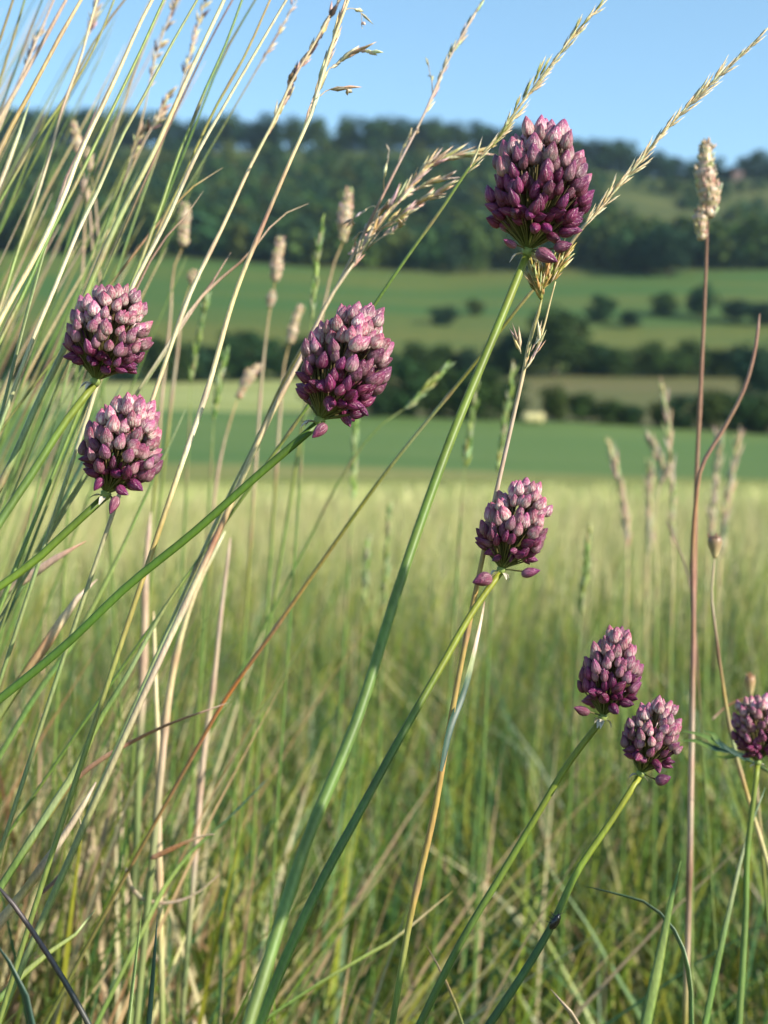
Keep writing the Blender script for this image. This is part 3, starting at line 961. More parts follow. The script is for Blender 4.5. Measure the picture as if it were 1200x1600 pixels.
# cocksfoot right under the top flower, in focus
def cocks(e, px, d0, d1):
    for nm, q, n, r in (('seed_head', [(846, 468), (838, 440), (834, 418), (836, 408)], 70, 9), ('seed_head', [(858, 442), (866, 424), (874, 408), (880, 396)], 70, 10), ('seed_head', [(846, 452), (852, 430), (856, 415), (860, 405)], 50, 8)):
        mb = MB(); k = d0 / F
        path = spline([P(x, y, d0) for x, y in q], 12)
        along(mb, path, n, 19 * k, 6 * k, .36, ['olive', 'gold', 'cream', 'pale', 'gold'], .3, r0=r * k * .75)
        tube(mb, path, np.array([.3, .6, .8, .9, 1, 1, 1, .95, .9, .8, .6, .3]) * r * k * .8, [COLS['olive']] * 12, 7)
        mb.obj(nm, M_STALK, e)
    mb = MB(); k = d0 / F
    path = spline([P(x, y, d0) for x, y in [(868, 440), (860, 470), (850, 510), (842, 535), (832, 560), (822, 575)]], 16)
    tube(mb, path, np.linspace(1.1 * k, 2.2 * k, 16), [COLS['cream']] * 16, 5)
    mb.obj('branch', M_STALK, e)
    mb = MB()
    for q in ([(818, 580), (826, 555), (835, 540), (842, 520)], [(820, 578), (832, 560), (842, 545), (843, 528)], [(815, 556), (813, 548), (811, 540), (808, 532)]):
        path = spline([P(x, y, d0 - .001) for x, y in q], 8)
        along(mb, path, 7, 26 * k, 6 * k, .16, ['cream', 'tan', 'pink', 'white'], .2)
    mb.obj('spent_spikelets', M_STALK, e)
    mb = MB()
    path = spline([P(x, y, d0 + .004 * i) for i, (x, y) in enumerate([(688, 1205), (704, 1130), (722, 1085), (742, 1010), (752, 965), (757, 940)])], 18)
    ws = [6, 9, 11, 12, 13, 13, 13, 12, 11, 11, 10, 9, 8, 7, 6, 5, 4, 2]
    cs = [COLS['deep']] * 9 + [COLS['blue'], COLS['pale'], COLS['pale'], COLS['pink'], COLS['pink'], COLS['pink'], COLS['tan'], COLS['tan'], COLS['brown']]
    ribbon(mb, path, [w_ * k for w_ in ws], cs, np.array([0.55, -0.8, 0.1]))
    mb.obj('leaf', M_STALK, e)


ST('cocksfoot_stalk', [(848, 462), (838, 500), (828, 530), (820, 572), (802, 652), (771, 790), (746, 910), (720, 1040), (696, 1170), (680, 1262), (640, 1440), (612, 1606)], 0.44, 0.45, 9, ['olive', 'cream', 'pink', 'tan', 'gold', 'gold', 'gold', 'gold', 'gold', 'gold', 'lime', 'green'], 'golden cocksfoot stalk with green-gold tufts just under the top flower', head=cocks)

# right-hand stalks
ST('tan_spike_stalk', [(1106, 310), (1103, 420), (1095, 600), (1088, 752), (1085, 900), (1082, 1100)], 0.62, 0.66, 7, ['brown', 'redbrown', 'redbrown', 'redbrown', 'redbrown'], 'tall brown stalk topped by a lumpy tan seed spike at upper right',
   head=lambda e, px, d0, d1: (dense_head([(1096, 375), (1094, 340), (1097, 318)], 11, ['tan', 'pink', 'cream'], 90)(e, px, d0, d1), dense_head([(1107, 340), (1108, 300), (1104, 272)], 17, ['tan', 'cream', 'pink'], 120)(e, px, d0, d1), dense_head([(1098, 300), (1102, 265), (1103, 240), (1107, 220)], 15, ['tan', 'cream'], 120)(e, px, d0, d1)))
ST('brown_stalk', [(1187, 490), (1180, 545), (1165, 602), (1132, 668), (1096, 730), (1086, 800), (1083, 1000), (1080, 1200), (1076, 1420), (1070, 1600)], 0.58, 0.60, 8.5, ['redbrown', 'redbrown', 'redbrown', 'orange', 'redbrown', 'redbrown', 'pink', 'pink', 'brown', 'tan', 'olive'], 'reddish brown forking stem bending to the right edge', 'stem')


def cup_head(q, rpx, c1, c2):
    def f(e, px, d0, d1):
        mb = MB(); k = d0 / F
        path = spline([P(x, y, d0) for x, y in q], 9)
        tube(mb, path, np.array([.3, .45, .6, .75, .88, .98, 1.05, 1.0, .75]) * rpx * k, [mixc(COLS[c1], COLS[c2], t) for t in np.linspace(0, 1, 9)], 10)
        along(mb, path[6:], 18, 7 * k, 2.5 * k, .3, [c2], 0.2, r0=rpx * k)
        mb.obj('seed_cup', M_STALK, e)
    return f


ST('seed_cup_stalk', [(1117, 868), (1112, 930), (1118, 985), (1128, 1060), (1134, 1100), (1150, 1180), (1170, 1250), (1185, 1300)], 0.60, 0.60, 6, ['tan', 'tan', 'brown', 'gold', 'pale', 'gold', 'cream'], 'tan stalk with a pale cup-shaped seed head, right of the brown stem', head=cup_head([(1117, 872), (1117, 856), (1117, 838)], 11, 'cream', 'brown'))
ST('seed_cup_stalk', [(1174, 1084), (1176, 1110), (1180, 1200), (1190, 1320)], 0.66, 0.66, 5, ['tan', 'tan', 'olive'], 'orange cup-shaped bud peeking above the flower at the right edge', head=cup_head([(1173, 1088), (1172, 1072), (1172, 1056)], 8, 'cream', 'orange'))
ST('dry_leaf', [(1210, 1092), (1175, 1092), (1150, 1096), (1130, 1108), (1112, 1125)], 0.64, 0.64, 5, ['olive', 'gold', 'orange', 'brown', 'pink'], 'small rusty curled leaf left of the flower at the right edge', 'leaf', ground=False)
ST('thin_stalk', [(1040, 812), (1062, 860), (1078, 912), (1084, 960), (1090, 1050)], 0.72, 0.72, 3, ['brown', 'purple', 'brown'], 'thin dark stalk slanting into the reddish brown stem', 'stem')


def leafy(e, px, d0, d1):
    k = d0 / F
    for q in ([(1150, 1180), (1120, 1160), (1092, 1148), (1066, 1142)], [(1140, 1176), (1110, 1168), (1085, 1158), (1062, 1158)], [(1165, 1188), (1140, 1172), (1118, 1166), (1100, 1150)], [(1172, 1186), (1152, 1180), (1135, 1184), (1118, 1182)], [(1130, 1170), (1122, 1160), (1112, 1146), (1100, 1142)]):
        mb = MB()
        path = spline([P(x, y, d0 + .002 * j) for j, (x, y) in enumerate(q)], 10)
        ribbon(mb, path, [a * k for a in (4, 6, 8, 9, 9, 8, 7, 5, 3, 1)], [COLS['green'] if j > 3 else COLS['deep'] for j in range(10)], np.array([0.1, -0.8, 0.6]))
        mb.obj('leaf', M_STALK, e)


ST('leafy_sprig', [(1108, 1160), (1145, 1178), (1178, 1192), (1215, 1215)], 0.56, 0.58, 5, ['green', 'deep', 'deep', 'green'], 'green leafy sprig reaching left from the flower at the right edge', 'sprig', head=leafy)

GP = 'pale upright grass spikes at right'
for q, d, lb in [([(1052, 860), (1050, 780), (1046, 690), (1038, 612)], 1.15, 'tallest pale grass spike standing before the green field at right'),
                 ([(980, 860), (976, 800), (966, 750), (954, 702)], 1.35, 'pale grass spike farthest left of the group at right'),
                 ([(1012, 870), (1014, 810), (1014, 770), (1016, 738)], 1.6, 'short pale grass spike just left of the tallest one at right'),
                 ([(1108, 850), (1114, 790), (1120, 730), (1122, 690)], 1.5, 'pale grass spike beside the bend of the brown stem'),
                 ([(1126, 870), (1134, 800), (1144, 740), (1156, 682)], 1.4, 'pale grass spike nearest the right edge'),
                 ([(1030, 760), (1036, 740), (1028, 715), (1018, 692)], 1.15, 'small side spike next to the tallest pale one')]:
    (x0, y0), (x1, y1) = q[0], q[-1]
    k = d / F
    ST('pale_spike_stalk', [q[2], q[1], q[0], (x0 - 4, y0 + 140), (x0 - 6, y0 + 330)], d, d, 4, ['tan', 'cream', 'lime', 'green'], lb, group=GP,
       head=loose_head(q, ['tan', 'cream', 'pink', 'pale'], 60, 26, 6, .26, .2))

GT = 'tan timothy-like spikes behind the stalks'
for q, r, d, foot, lb in [([(286, 385), (287, 365), (288, 340), (290, 316)], 10, 0.80, [(278, 400), (266, 500), (255, 600), (245, 720)], 'lumpy tan grass spike right of the near white straw'),
                          ([(430, 440), (432, 415), (435, 392), (440, 370)], 10, 0.85, [(424, 470), (412, 560), (402, 690), (392, 840)], 'tan spike below the bold seeding straw, with a second lump lower down'),
                          ([(536, 378), (538, 350), (541, 322), (546, 295)], 11, 0.80, [(526, 400), (508, 470), (490, 560), (470, 680)], 'broad tan spike left of the feathery plume'),
                          ([(452, 538), (458, 515), (464, 492), (472, 475)], 8, 0.9, [(446, 560), (438, 640), (430, 760)], 'small tan spike left of the middle flower'),
                          ([(372, 622), (382, 600), (394, 582), (410, 568)], 9, 0.85, [(362, 650), (340, 740), (330, 860)], 'nodding tan spike above the long slanted flower stem'),
                          ([(122, 240), (120, 220), (118, 205), (114, 190)], 8, 0.75, [(130, 270), (140, 330), (146, 420)], 'tan spike in the straws at upper left, uppermost of three'),
                          ([(142, 268), (140, 256), (138, 244), (136, 232)], 7, 0.78, [(146, 290), (152, 350), (156, 450)], 'tan spike in the straws at upper left, middle of three'),
                          ([(136, 312), (134, 302), (132, 292), (130, 282)], 7, 0.78, [(134, 330), (130, 400), (124, 500)], 'tan spike in the straws at upper left, lowest of three'),
                          ([(298, 444), (300, 436), (302, 430), (303, 424)], 8, 0.85, [(292, 460), (276, 560), (262, 680)], 'small tan tuft just right of the upper left flower')]:
    extra = None
    if r == 10 and q[0][0] == 430:
        hd = lambda e, px, d0, d1, q=q, r=r: (dense_head(q, r, ['tan', 'pink', 'cream'])(e, px, d0, d1), dense_head([(421, 480), (423, 468), (425, 455)], 8, ['tan', 'pink'], 60)(e, px, d0, d1))
    else:
        hd = dense_head(q, r, ['tan', 'pink', 'cream'])
    ST('timothy_stalk', [q[0]] + foot, d, d, 4.5, ['gold', 'tan', 'tan', 'olive'], lb, group=GT, head=hd)

GE = 'green grass ears'
for q, d, foot, lb in [([(486, 500), (490, 450), (496, 400), (502, 352)], 0.75, [(484, 560), (476, 650), (468, 760)], 'bright green ear left of the middle flower, against the wood'),
                       ([(298, 600), (304, 560), (314, 510), (322, 470)], 0.95, [(296, 660), (290, 780)], 'blue-green ear right of the upper left flower'),
                       ([(334, 660), (338, 620), (344, 590), (350, 560)], 0.90, [(330, 720), (322, 860)], 'yellow-green ear beside the base of the bold seeding straw'),
                       ([(600, 950), (602, 900), (604, 850), (608, 806)], 1.1, [(598, 1000), (594, 1120)], 'green ear standing left of the tallest flower stem'),
                       ([(726, 730), (732, 690), (738, 650), (744, 602)], 0.95, [(722, 780), (714, 900)], 'pale green ear between the tallest stem and the golden stalk'),
                       ([(778, 740), (784, 690), (792, 640), (802, 580)], 0.90, [(774, 800), (768, 920)], 'green ear directly behind the golden stalk'),
                       ([(908, 960), (912, 920), (916, 880), (920, 830)], 1.0, [(904, 1020), (896, 1150)], 'green ear above the flower pair at lower right'),
                       ([(550, 780), (552, 740), (554, 700), (556, 664)], 1.1, [(548, 830), (540, 960)], 'faint green ear below the middle flower'),
                       ([(570, 960), (572, 925), (572, 890), (574, 856)], 1.2, [(568, 1010), (560, 1120)], 'faint green ear left of the one by the tallest stem'),
                       ([(630, 640), (650, 622), (672, 600), (694, 578)], 0.75, [(600, 660), (540, 735), (490, 830)], 'pale ear leaning right between the middle flower and tallest stem')]:
    ST('eared_stalk', [q[0]] + foot, d, d, 3.6, ['lime', 'green', 'green'], lb, group=GE,
       head=loose_head(q, ['lime', 'green', 'pale'], 46, 22, 7, .24, .1))

# lower left leaves and stalks
LF = lambda *a, **k: ST(*a, **k)
ST('rusty_leaf', [(356, 1098), (318, 1112), (280, 1125), (212, 1156), (150, 1192), (108, 1228), (80, 1270)], 0.52, 0.50, 9, ['pink', 'redbrown', 'orange', 'redbrown', 'brown', 'olive'], 'rusty red blade slanting across the grass at lower left', 'leaf', node=False)
ST('straw_stalk', [(240, 955), (243, 1070), (247, 1170), (248, 1300), (250, 1400)], 0.62, 0.62, 10, ['cream', 'white', 'cream', 'tan', 'cream'], 'upright blotchy cream straw in the grass at lower left')
ST('straw_stalk', [(352, 830), (310, 912), (281, 1000), (262, 1100), (252, 1200)], 0.60, 0.60, 10, ['white', 'cream', 'cream', 'tan'], 'pale straw slanting beside the upright blotchy one')
ST('straw_stalk', [(360, 840), (345, 960), (332, 1080), (318, 1180), (308, 1300)], 0.70, 0.70, 9, ['pink', 'tan', 'tan', 'pink'], 'pinkish tan straw below the middle of the slanted flower stem')
ST('straw_stalk', [(236, 800), (228, 880), (226, 980), (222, 1080)], 0.75, 0.75, 12, ['pink', 'tan', 'tan'], 'broad faded tan straw under the second flower')
ST('grass_leaf', [(318, 862), (250, 962), (195, 1062), (152, 1132), (120, 1200), (80, 1262), (30, 1340)], 0.50, 0.48, 10, ['green', 'lime', 'pale', 'green', 'lime', 'pale', 'green'], 'light green blade rising through the lower left grass', 'grass blade', node=False)
ST('grass_leaf', [(290, 640), (230, 770), (170, 900), (110, 1010), (60, 1080), (0, 1180)], 0.60, 0.56, 8, ['pale', 'green', 'lime', 'green', 'green'], 'green blade passing under the second flower', 'grass blade', node=False)
ST('grass_leaf', [(190, 600), (130, 720), (80, 820), (40, 900), (0, 980)], 0.58, 0.56, 8, ['deep', 'deep', 'green', 'deep'], 'dark green blade between the two left flower stems', 'grass blade', node=False)
ST('dry_leaf', [(135, 845), (108, 858), (82, 876), (55, 895), (20, 915)], 0.55, 0.55, 14, ['orange', 'pink', 'pink', 'tan'], 'pinkish dry leaf under the lower left flower stems', 'leaf', node=False, taper=.3)
ST('dry_leaf', [(152, 905), (130, 925), (105, 955), (92, 978), (70, 1010)], 0.55, 0.54, 14, ['pink', 'pink', 'cream', 'orange'], 'broad pinkish dry leaf above the slanted flower stem', 'leaf', node=False, taper=.3)
ST('curled_leaf', [(336, 1303), (318, 1306), (296, 1314), (265, 1328), (235, 1342)], 0.56, 0.56, 10, ['pink', 'tan', 'orange', 'orange', 'redbrown'], 'orange-tan leaf tip lying in the grass at lower left', 'leaf', ground=False, node=False, taper=.4)
ST('curled_leaf', [(342, 1366), (318, 1388), (290, 1404), (252, 1411), (222, 1404), (204, 1384), (197, 1356)], 0.60, 0.60, 7, ['pink', 'tan', 'pink', 'tan', 'tan', 'tan'], 'hook-shaped curled tan leaf at lower left', 'leaf', ground=False, node=False, flat=0.15)
ST('dry_stalk', [(150, 1222), (120, 1275), (80, 1335), (40, 1390), (0, 1440), (-40, 1490)], 0.50, 0.48, 13, ['pink', 'tan', 'tan', 'gold', 'cream', 'tan'], 'thick tan dry stalk slanting out of the lower left edge', 'stalk')
ST('curled_leaf', [(122, 1268), (126, 1296), (112, 1338), (90, 1372), (62, 1398)], 0.50, 0.49, 9, ['cream', 'tan', 'pink', 'brown', 'brown'], 'curled brown leaf hanging beside the thick dry stalk', 'leaf', ground=False, node=False)
ST('dark_twig', [(-12, 1375), (20, 1412), (62, 1472), (105, 1540), (145, 1612)], 0.40, 0.40, 8, ['dark', 'purple', 'dark', 'dark'], 'dark grey twig crossing the bottom left corner', 'twig', node=False, taper=.9)
ST('grass_leaf', [(-20, 1455), (15, 1505), (38, 1550), (52, 1612)], 0.36, 0.36, 16, ['deep', 'deep', 'deep'], 'dark blue-green blade in the bottom left corner', 'grass blade', node=False)
ST('grass_leaf', [(150, 1420), (118, 1460), (60, 1500), (0, 1560)], 0.52, 0.5, 10, ['pale', 'lime', 'lime', 'green'], 'pale green flattened stalk near the bottom left corner', 'grass blade', node=False)
ST('grass_leaf', [(222, 1420), (212, 1500), (200, 1604)], 0.50, 0.48, 7, ['lime', 'green', 'lime'], 'light green upright blade at the bottom left', 'grass blade')
ST('grass_leaf', [(246, 1430), (240, 1510), (232, 1606)], 0.46, 0.46, 8, ['deep', 'deep', 'deep'], 'dark upright blade next to the light green one at bottom left', 'grass blade')
ST('grass_leaf', [(420, 1215), (350, 1285), (300, 1330), (255, 1390), (230, 1440)], 0.60, 0.58, 7, ['deep', 'deep', 'green', 'lime', 'lime'], 'dark blade left of the tall flower stem', 'grass blade', node=False)
# lower right leaves
ST('grass_leaf', [(1064, 1345), (1050, 1400), (1034, 1480), (1008, 1606)], 0.37, 0.36, 15, ['green', 'green', 'lime', 'green'], 'broad green blade at the lower right', 'grass blade', node=False, taper=.35)
ST('grass_leaf', [(912, 1384), (960, 1396), (1012, 1412), (1056, 1458), (1076, 1520), (1080, 1606)], 0.50, 0.48, 11, ['deep', 'blue', 'blue', 'green', 'green'], 'dark arching blade behind the broad green one', 'grass blade', node=False, taper=.3)
ST('grass_leaf', [(1196, 1230), (1170, 1300), (1140, 1420), (1110, 1560), (1100, 1610)], 0.55, 0.53, 9, ['blue', 'pale', 'green', 'green'], 'pale blue-green blade behind the flower stem at right', 'grass blade', node=False)
ST('dry_leaf', [(860, 1545), (880, 1566), (905, 1606)], 0.50, 0.50, 10, ['pink', 'tan', 'brown'], 'short tan dry stub at the bottom edge', 'stub', node=False)
ST('dry_leaf', [(662, 1470), (690, 1520), (712, 1570), (724, 1606)], 0.52, 0.50, 9, ['brown', 'tan', 'gold', 'lime'], 'tan stub leaning left at the bottom centre', 'stub', node=False)
ST('dry_leaf', [(708, 1392), (660, 1432), (610, 1472), (560, 1500)], 0.60, 0.58, 6, ['gold', 'tan', 'lime', 'lime'], 'golden blade crossing low behind the golden stalk', 'grass blade', node=False)

GF = 'blurred seed panicles among the straws at upper left'
for q, hd, lb in [([(274, 0), (262, 34), (246, 80), (234, 128), (226, 170), (205, 240), (170, 330)], [(232, 138), (240, 100), (252, 62), (266, 25), (276, -5)], 'grey-tan panicle against the sky above the upper left flower'),
                  ([(322, -4), (312, 30), (298, 80), (288, 120), (268, 180), (236, 270)], [(286, 125), (296, 90), (308, 45), (322, -5)], 'tan panicle against the sky just left of the dark purple stalk'),
                  ([(156, -6), (146, 25), (138, 50), (120, 110), (96, 180)], [(136, 60), (144, 30), (154, -5)], 'small cream panicle against the sky above the olive stalk'),
                  ([(262, 150), (250, 178), (236, 200), (216, 240), (190, 300)], [(232, 208), (246, 185), (262, 150)], 'loose grey panicle at the skyline above the upper left flower'),
                  ([(62, 55), (48, 85), (38, 105), (20, 150), (-5, 210)], [(36, 110), (46, 88), (62, 52)], 'small tan panicle near the left edge against the sky'),
                  ([(222, 205), (212, 228), (206, 246), (190, 300), (165, 380)], [(204, 250), (212, 228), (224, 200)], 'lilac-grey panicle below the skyline among the straws')]:
    ST('panicle_stalk', q, 0.66, 0.64, 4, ['pink', 'tan', 'olive', 'lime'], lb, group=GF, head=loose_head(hd, ['tan', 'pink', 'purple', 'cream'], 26, 18, 6, .45, .15))

# more stalks of the left clump that nothing tells apart
GX = 'thin stalks filling the clump at left'
for i in range(72):
    x0 = rng.uniform(-40, 330); y0 = rng.uniform(-20, 420)
    sl_ = rng.uniform(0.42, 0.62)
    d = rng.uniform(0.6, 1.0)
    ln = rng.uniform(380, 620)
    q = [(x0 - sl_ * ln * t * (1 - .12 * t) + rng.uniform(-4, 4), y0 + ln * t) for t in (0, .3, .6, 1)]
    cset = rng.choice([['lime', 'green', 'green'], ['tan', 'tan', 'olive'], ['cream', 'cream', 'lime'], ['cream', 'tan', 'lime'], ['pink', 'tan', 'brown'], ['olive', 'lime', 'green'], ['blue', 'green', 'green'], ['lime', 'pale', 'green']])
    ST('thin_grass_stalk', q, d, d, rng.uniform(2.6, 5.2), cset, 'thin blurred stalk in the dense leaning clump along the left edge', group=GX, taper=.4)

# ------------------------------------------------------------------ flowers
def bud_material():
    m, t, b, out = new_mat('allium_bud')
    oi = nd(t, 'ShaderNodeObjectInfo')
    sep = nd(t, 'ShaderNodeSeparateColor'); t.links.new(oi.outputs['Color'], sep.inputs[0])
    tc = nd(t, 'ShaderNodeTexCoord'); sx = nd(t, 'ShaderNodeSeparateXYZ'); t.links.new(tc.outputs['Object'], sx.inputs[0])
    at = nd(t, 'ShaderNodeAttribute', attribute_name='col')
    sa = nd(t, 'ShaderNodeSeparateColor'); t.links.new(at.outputs['Color'], sa.inputs[0])

    def mix(fac, a, c):
        n = nd(t, 'ShaderNodeMix', data_type='RGBA')
        for k, v in (('Factor', fac), ('A', a), ('B', c)):
            if isinstance(v, tuple): n.inputs[k].default_value = (*v, 1)
            elif isinstance(v, float): n.inputs[k].default_value = v
            else: t.links.new(v, n.inputs[k])
        return n.outputs['Result']

    def ramp(v, a, c, lo=0.0, hi=1.0):
        n = nd(t, 'ShaderNodeMapRange'); n.interpolation_type = 'SMOOTHSTEP'
        n.inputs['From Min'].default_value = a; n.inputs['From Max'].default_value = c
        n.inputs['To Min'].default_value = lo; n.inputs['To Max'].default_value = hi
        t.links.new(v, n.inputs['Value']); return n.outputs[0]
    z = sx.outputs['Z']
    # young bud: buff cream, rosy tip; ripe bud: wine purple with a paler waist
    young = mix(ramp(z, 0.25, 0.95), (0.60, 0.49, 0.45), (0.31, 0.085, 0.165))
    ripe = mix(ramp(z, 0.0, 0.55), (0.130, 0.030, 0.070), (0.122, 0.012, 0.064))
    ripe = mix(ramp(z, 0.55, 1.0), ripe, (0.095, 0.012, 0.066))
    base = mix(sep.outputs['Red'], young, ripe)
    # veins and mottling
    mp = nd(t, 'ShaderNodeMapping'); mp.inputs['Scale'].default_value = (7, 7, 1.3)
    ad = nd(t, 'ShaderNodeVectorMath', operation='ADD'); t.links.new(tc.outputs['Object'], ad.inputs[0])
    cb = nd(t, 'ShaderNodeCombineXYZ')
    ml = nd(t, 'ShaderNodeMath', operation='MULTIPLY'); ml.inputs[1].default_value = 37.0; t.links.new(oi.outputs['Random'], ml.inputs[0])
    t.links.new(ml.outputs[0], cb.inputs[0]); t.links.new(ml.outputs[0], cb.inputs[2]); t.links.new(cb.outputs[0], ad.inputs[1])
    t.links.new(ad.outputs[0], mp.inputs[0])
    no = nd(t, 'ShaderNodeTexNoise'); no.inputs['Scale'].default_value = 1.6; no.inputs['Detail'].default_value = 4
    t.links.new(mp.outputs[0], no.inputs['Vector'])
    rosy = mix(ramp(no.outputs['Fac'], 0.47, 0.58, 0.0, 0.9), base, (0.31, 0.055, 0.125))
    base2 = mix(ramp(sep.outputs['Red'], 0.2, 0.75, 0.85, 0.25), base, rosy)
    # darker keel along each tepal, pale translucent margins
    base3 = mix(ramp(sa.outputs['Red'], 0.55, 1.0, 0.0, 0.55), base2, (0.08, 0.010, 0.032))
    base4 = mix(ramp(sa.outputs['Green'], 0.5, 1.0, 0.0, 0.35), base3, (0.45, 0.29, 0.31))
    hs = nd(t, 'ShaderNodeHueSaturation')
    t.links.new(base4, hs.inputs['Color'])
    t.links.new(ramp(sep.outputs['Green'], 0, 1, 0.70, 1.30), hs.inputs['Value'])
    t.links.new(ramp(sep.outputs['Blue'], 0, 1, 0.485, 0.515), hs.inputs['Hue'])
    t.links.new(hs.outputs[0], b.inputs['Base Color'])
    b.inputs['Roughness'].default_value = 0.31
    b.inputs['Specular IOR Level'].default_value = 0.45
    b.inputs['Subsurface Weight'].default_value = 0.0
    bp = nd(t, 'ShaderNodeBump'); bp.inputs['Strength'].default_value = 0.35; bp.inputs['Distance'].default_value = 0.035
    t.links.new(no.outputs['Fac'], bp.inputs['Height']); t.links.new(bp.outputs[0], b.inputs['Normal'])
    return m


M_BUD = bud_material()


def bud_mesh(seed, fat=1.0, gape=0.0):
    """pointed ovoid of six tepals, three keeled outer ones; unit length along +Z"""
    r = random.Random(seed)
    mb = MB()
    seg = 18
    prof = [(0.0, 0.10), (0.05, 0.24), (0.16, 0.34), (0.30, 0.385), (0.45, 0.37), (0.60, 0.315), (0.74, 0.235), (0.86, 0.145), (0.95, 0.07), (1.0, 0.012)]
    bend = (r.uniform(-.06, .06), r.uniform(-.06, .06)); ph = r.uniform(0, 6.28)
    V = []; C = []
    for z, rad in prof:
        for k in range(seg):
            a = 2 * math.pi * k / seg
            m3 = math.cos(3 * a)                       # 1 on a keel, -1 in a seam
            keel = max(0.0, m3) ** 3
            seam = max(0.0, -m3) ** 6
            up = math.sin(math.pi * min(1, z * 1.05))
            rr = rad * fat * (1 + 0.10 * keel * up - 0.13 * seam * up) * (1 + 0.05 * math.sin(a + ph))
            tw = 0.35 * z
            if gape and z > .8: rr *= 1 + gape * (z - .8) * 5 * (1 - seam)
            V.append((rr * math.cos(a + tw) + bend[0] * z * z, rr * math.sin(a + tw) + bend[1] * z * z, z))
            C.append((keel ** 2 * up, seam * up, 0))
    fcs = []
    for i in range(len(prof) - 1):
        for k in range(seg):
            k2 = (k + 1) % seg
            fcs.append((i * seg + k, i * seg + k2, (i + 1) * seg + k2, (i + 1) * seg + k))
    fcs.append(tuple(range(seg - 1, -1, -1))); fcs.append(tuple((len(prof) - 1) * seg + k for k in range(seg)))
    mb.add(V, fcs, C)
    return mb.mesh('bud', M_BUD)


BUDS = [bud_mesh(s, f, g) for s, f, g in ((1, 0.92, 0), (2, 1.0, 0), (3, 1.1, 0.4), (4, 0.84, 0), (5, 1.02, 0.6), (6, 0.95, 0))]
# pedicel: unit rod along +Z, slightly bent
mb = MB()
pp = spline([(0, 0, 0), (0.02, 0.01, .35), (0.025, 0.0, .7), (0, 0, 1)], 7)
tube(mb, pp, [1.0] * 7, [mixc((0.10, 0.14, 0.03), (0.12, 0.08, 0.04), t) for t in np.linspace(0, 1, 7)], 5)
for i, v in enumerate(mb.v):
    q = pp[min(i // 5, 6)]
    mb.v[i] = (q[0] + (v[0] - q[0]) * 0.02, q[1] + (v[1] - q[1]) * 0.02, v[2] if False else q[2])
PEDICEL = mb.mesh('pedicel', M_STEM)


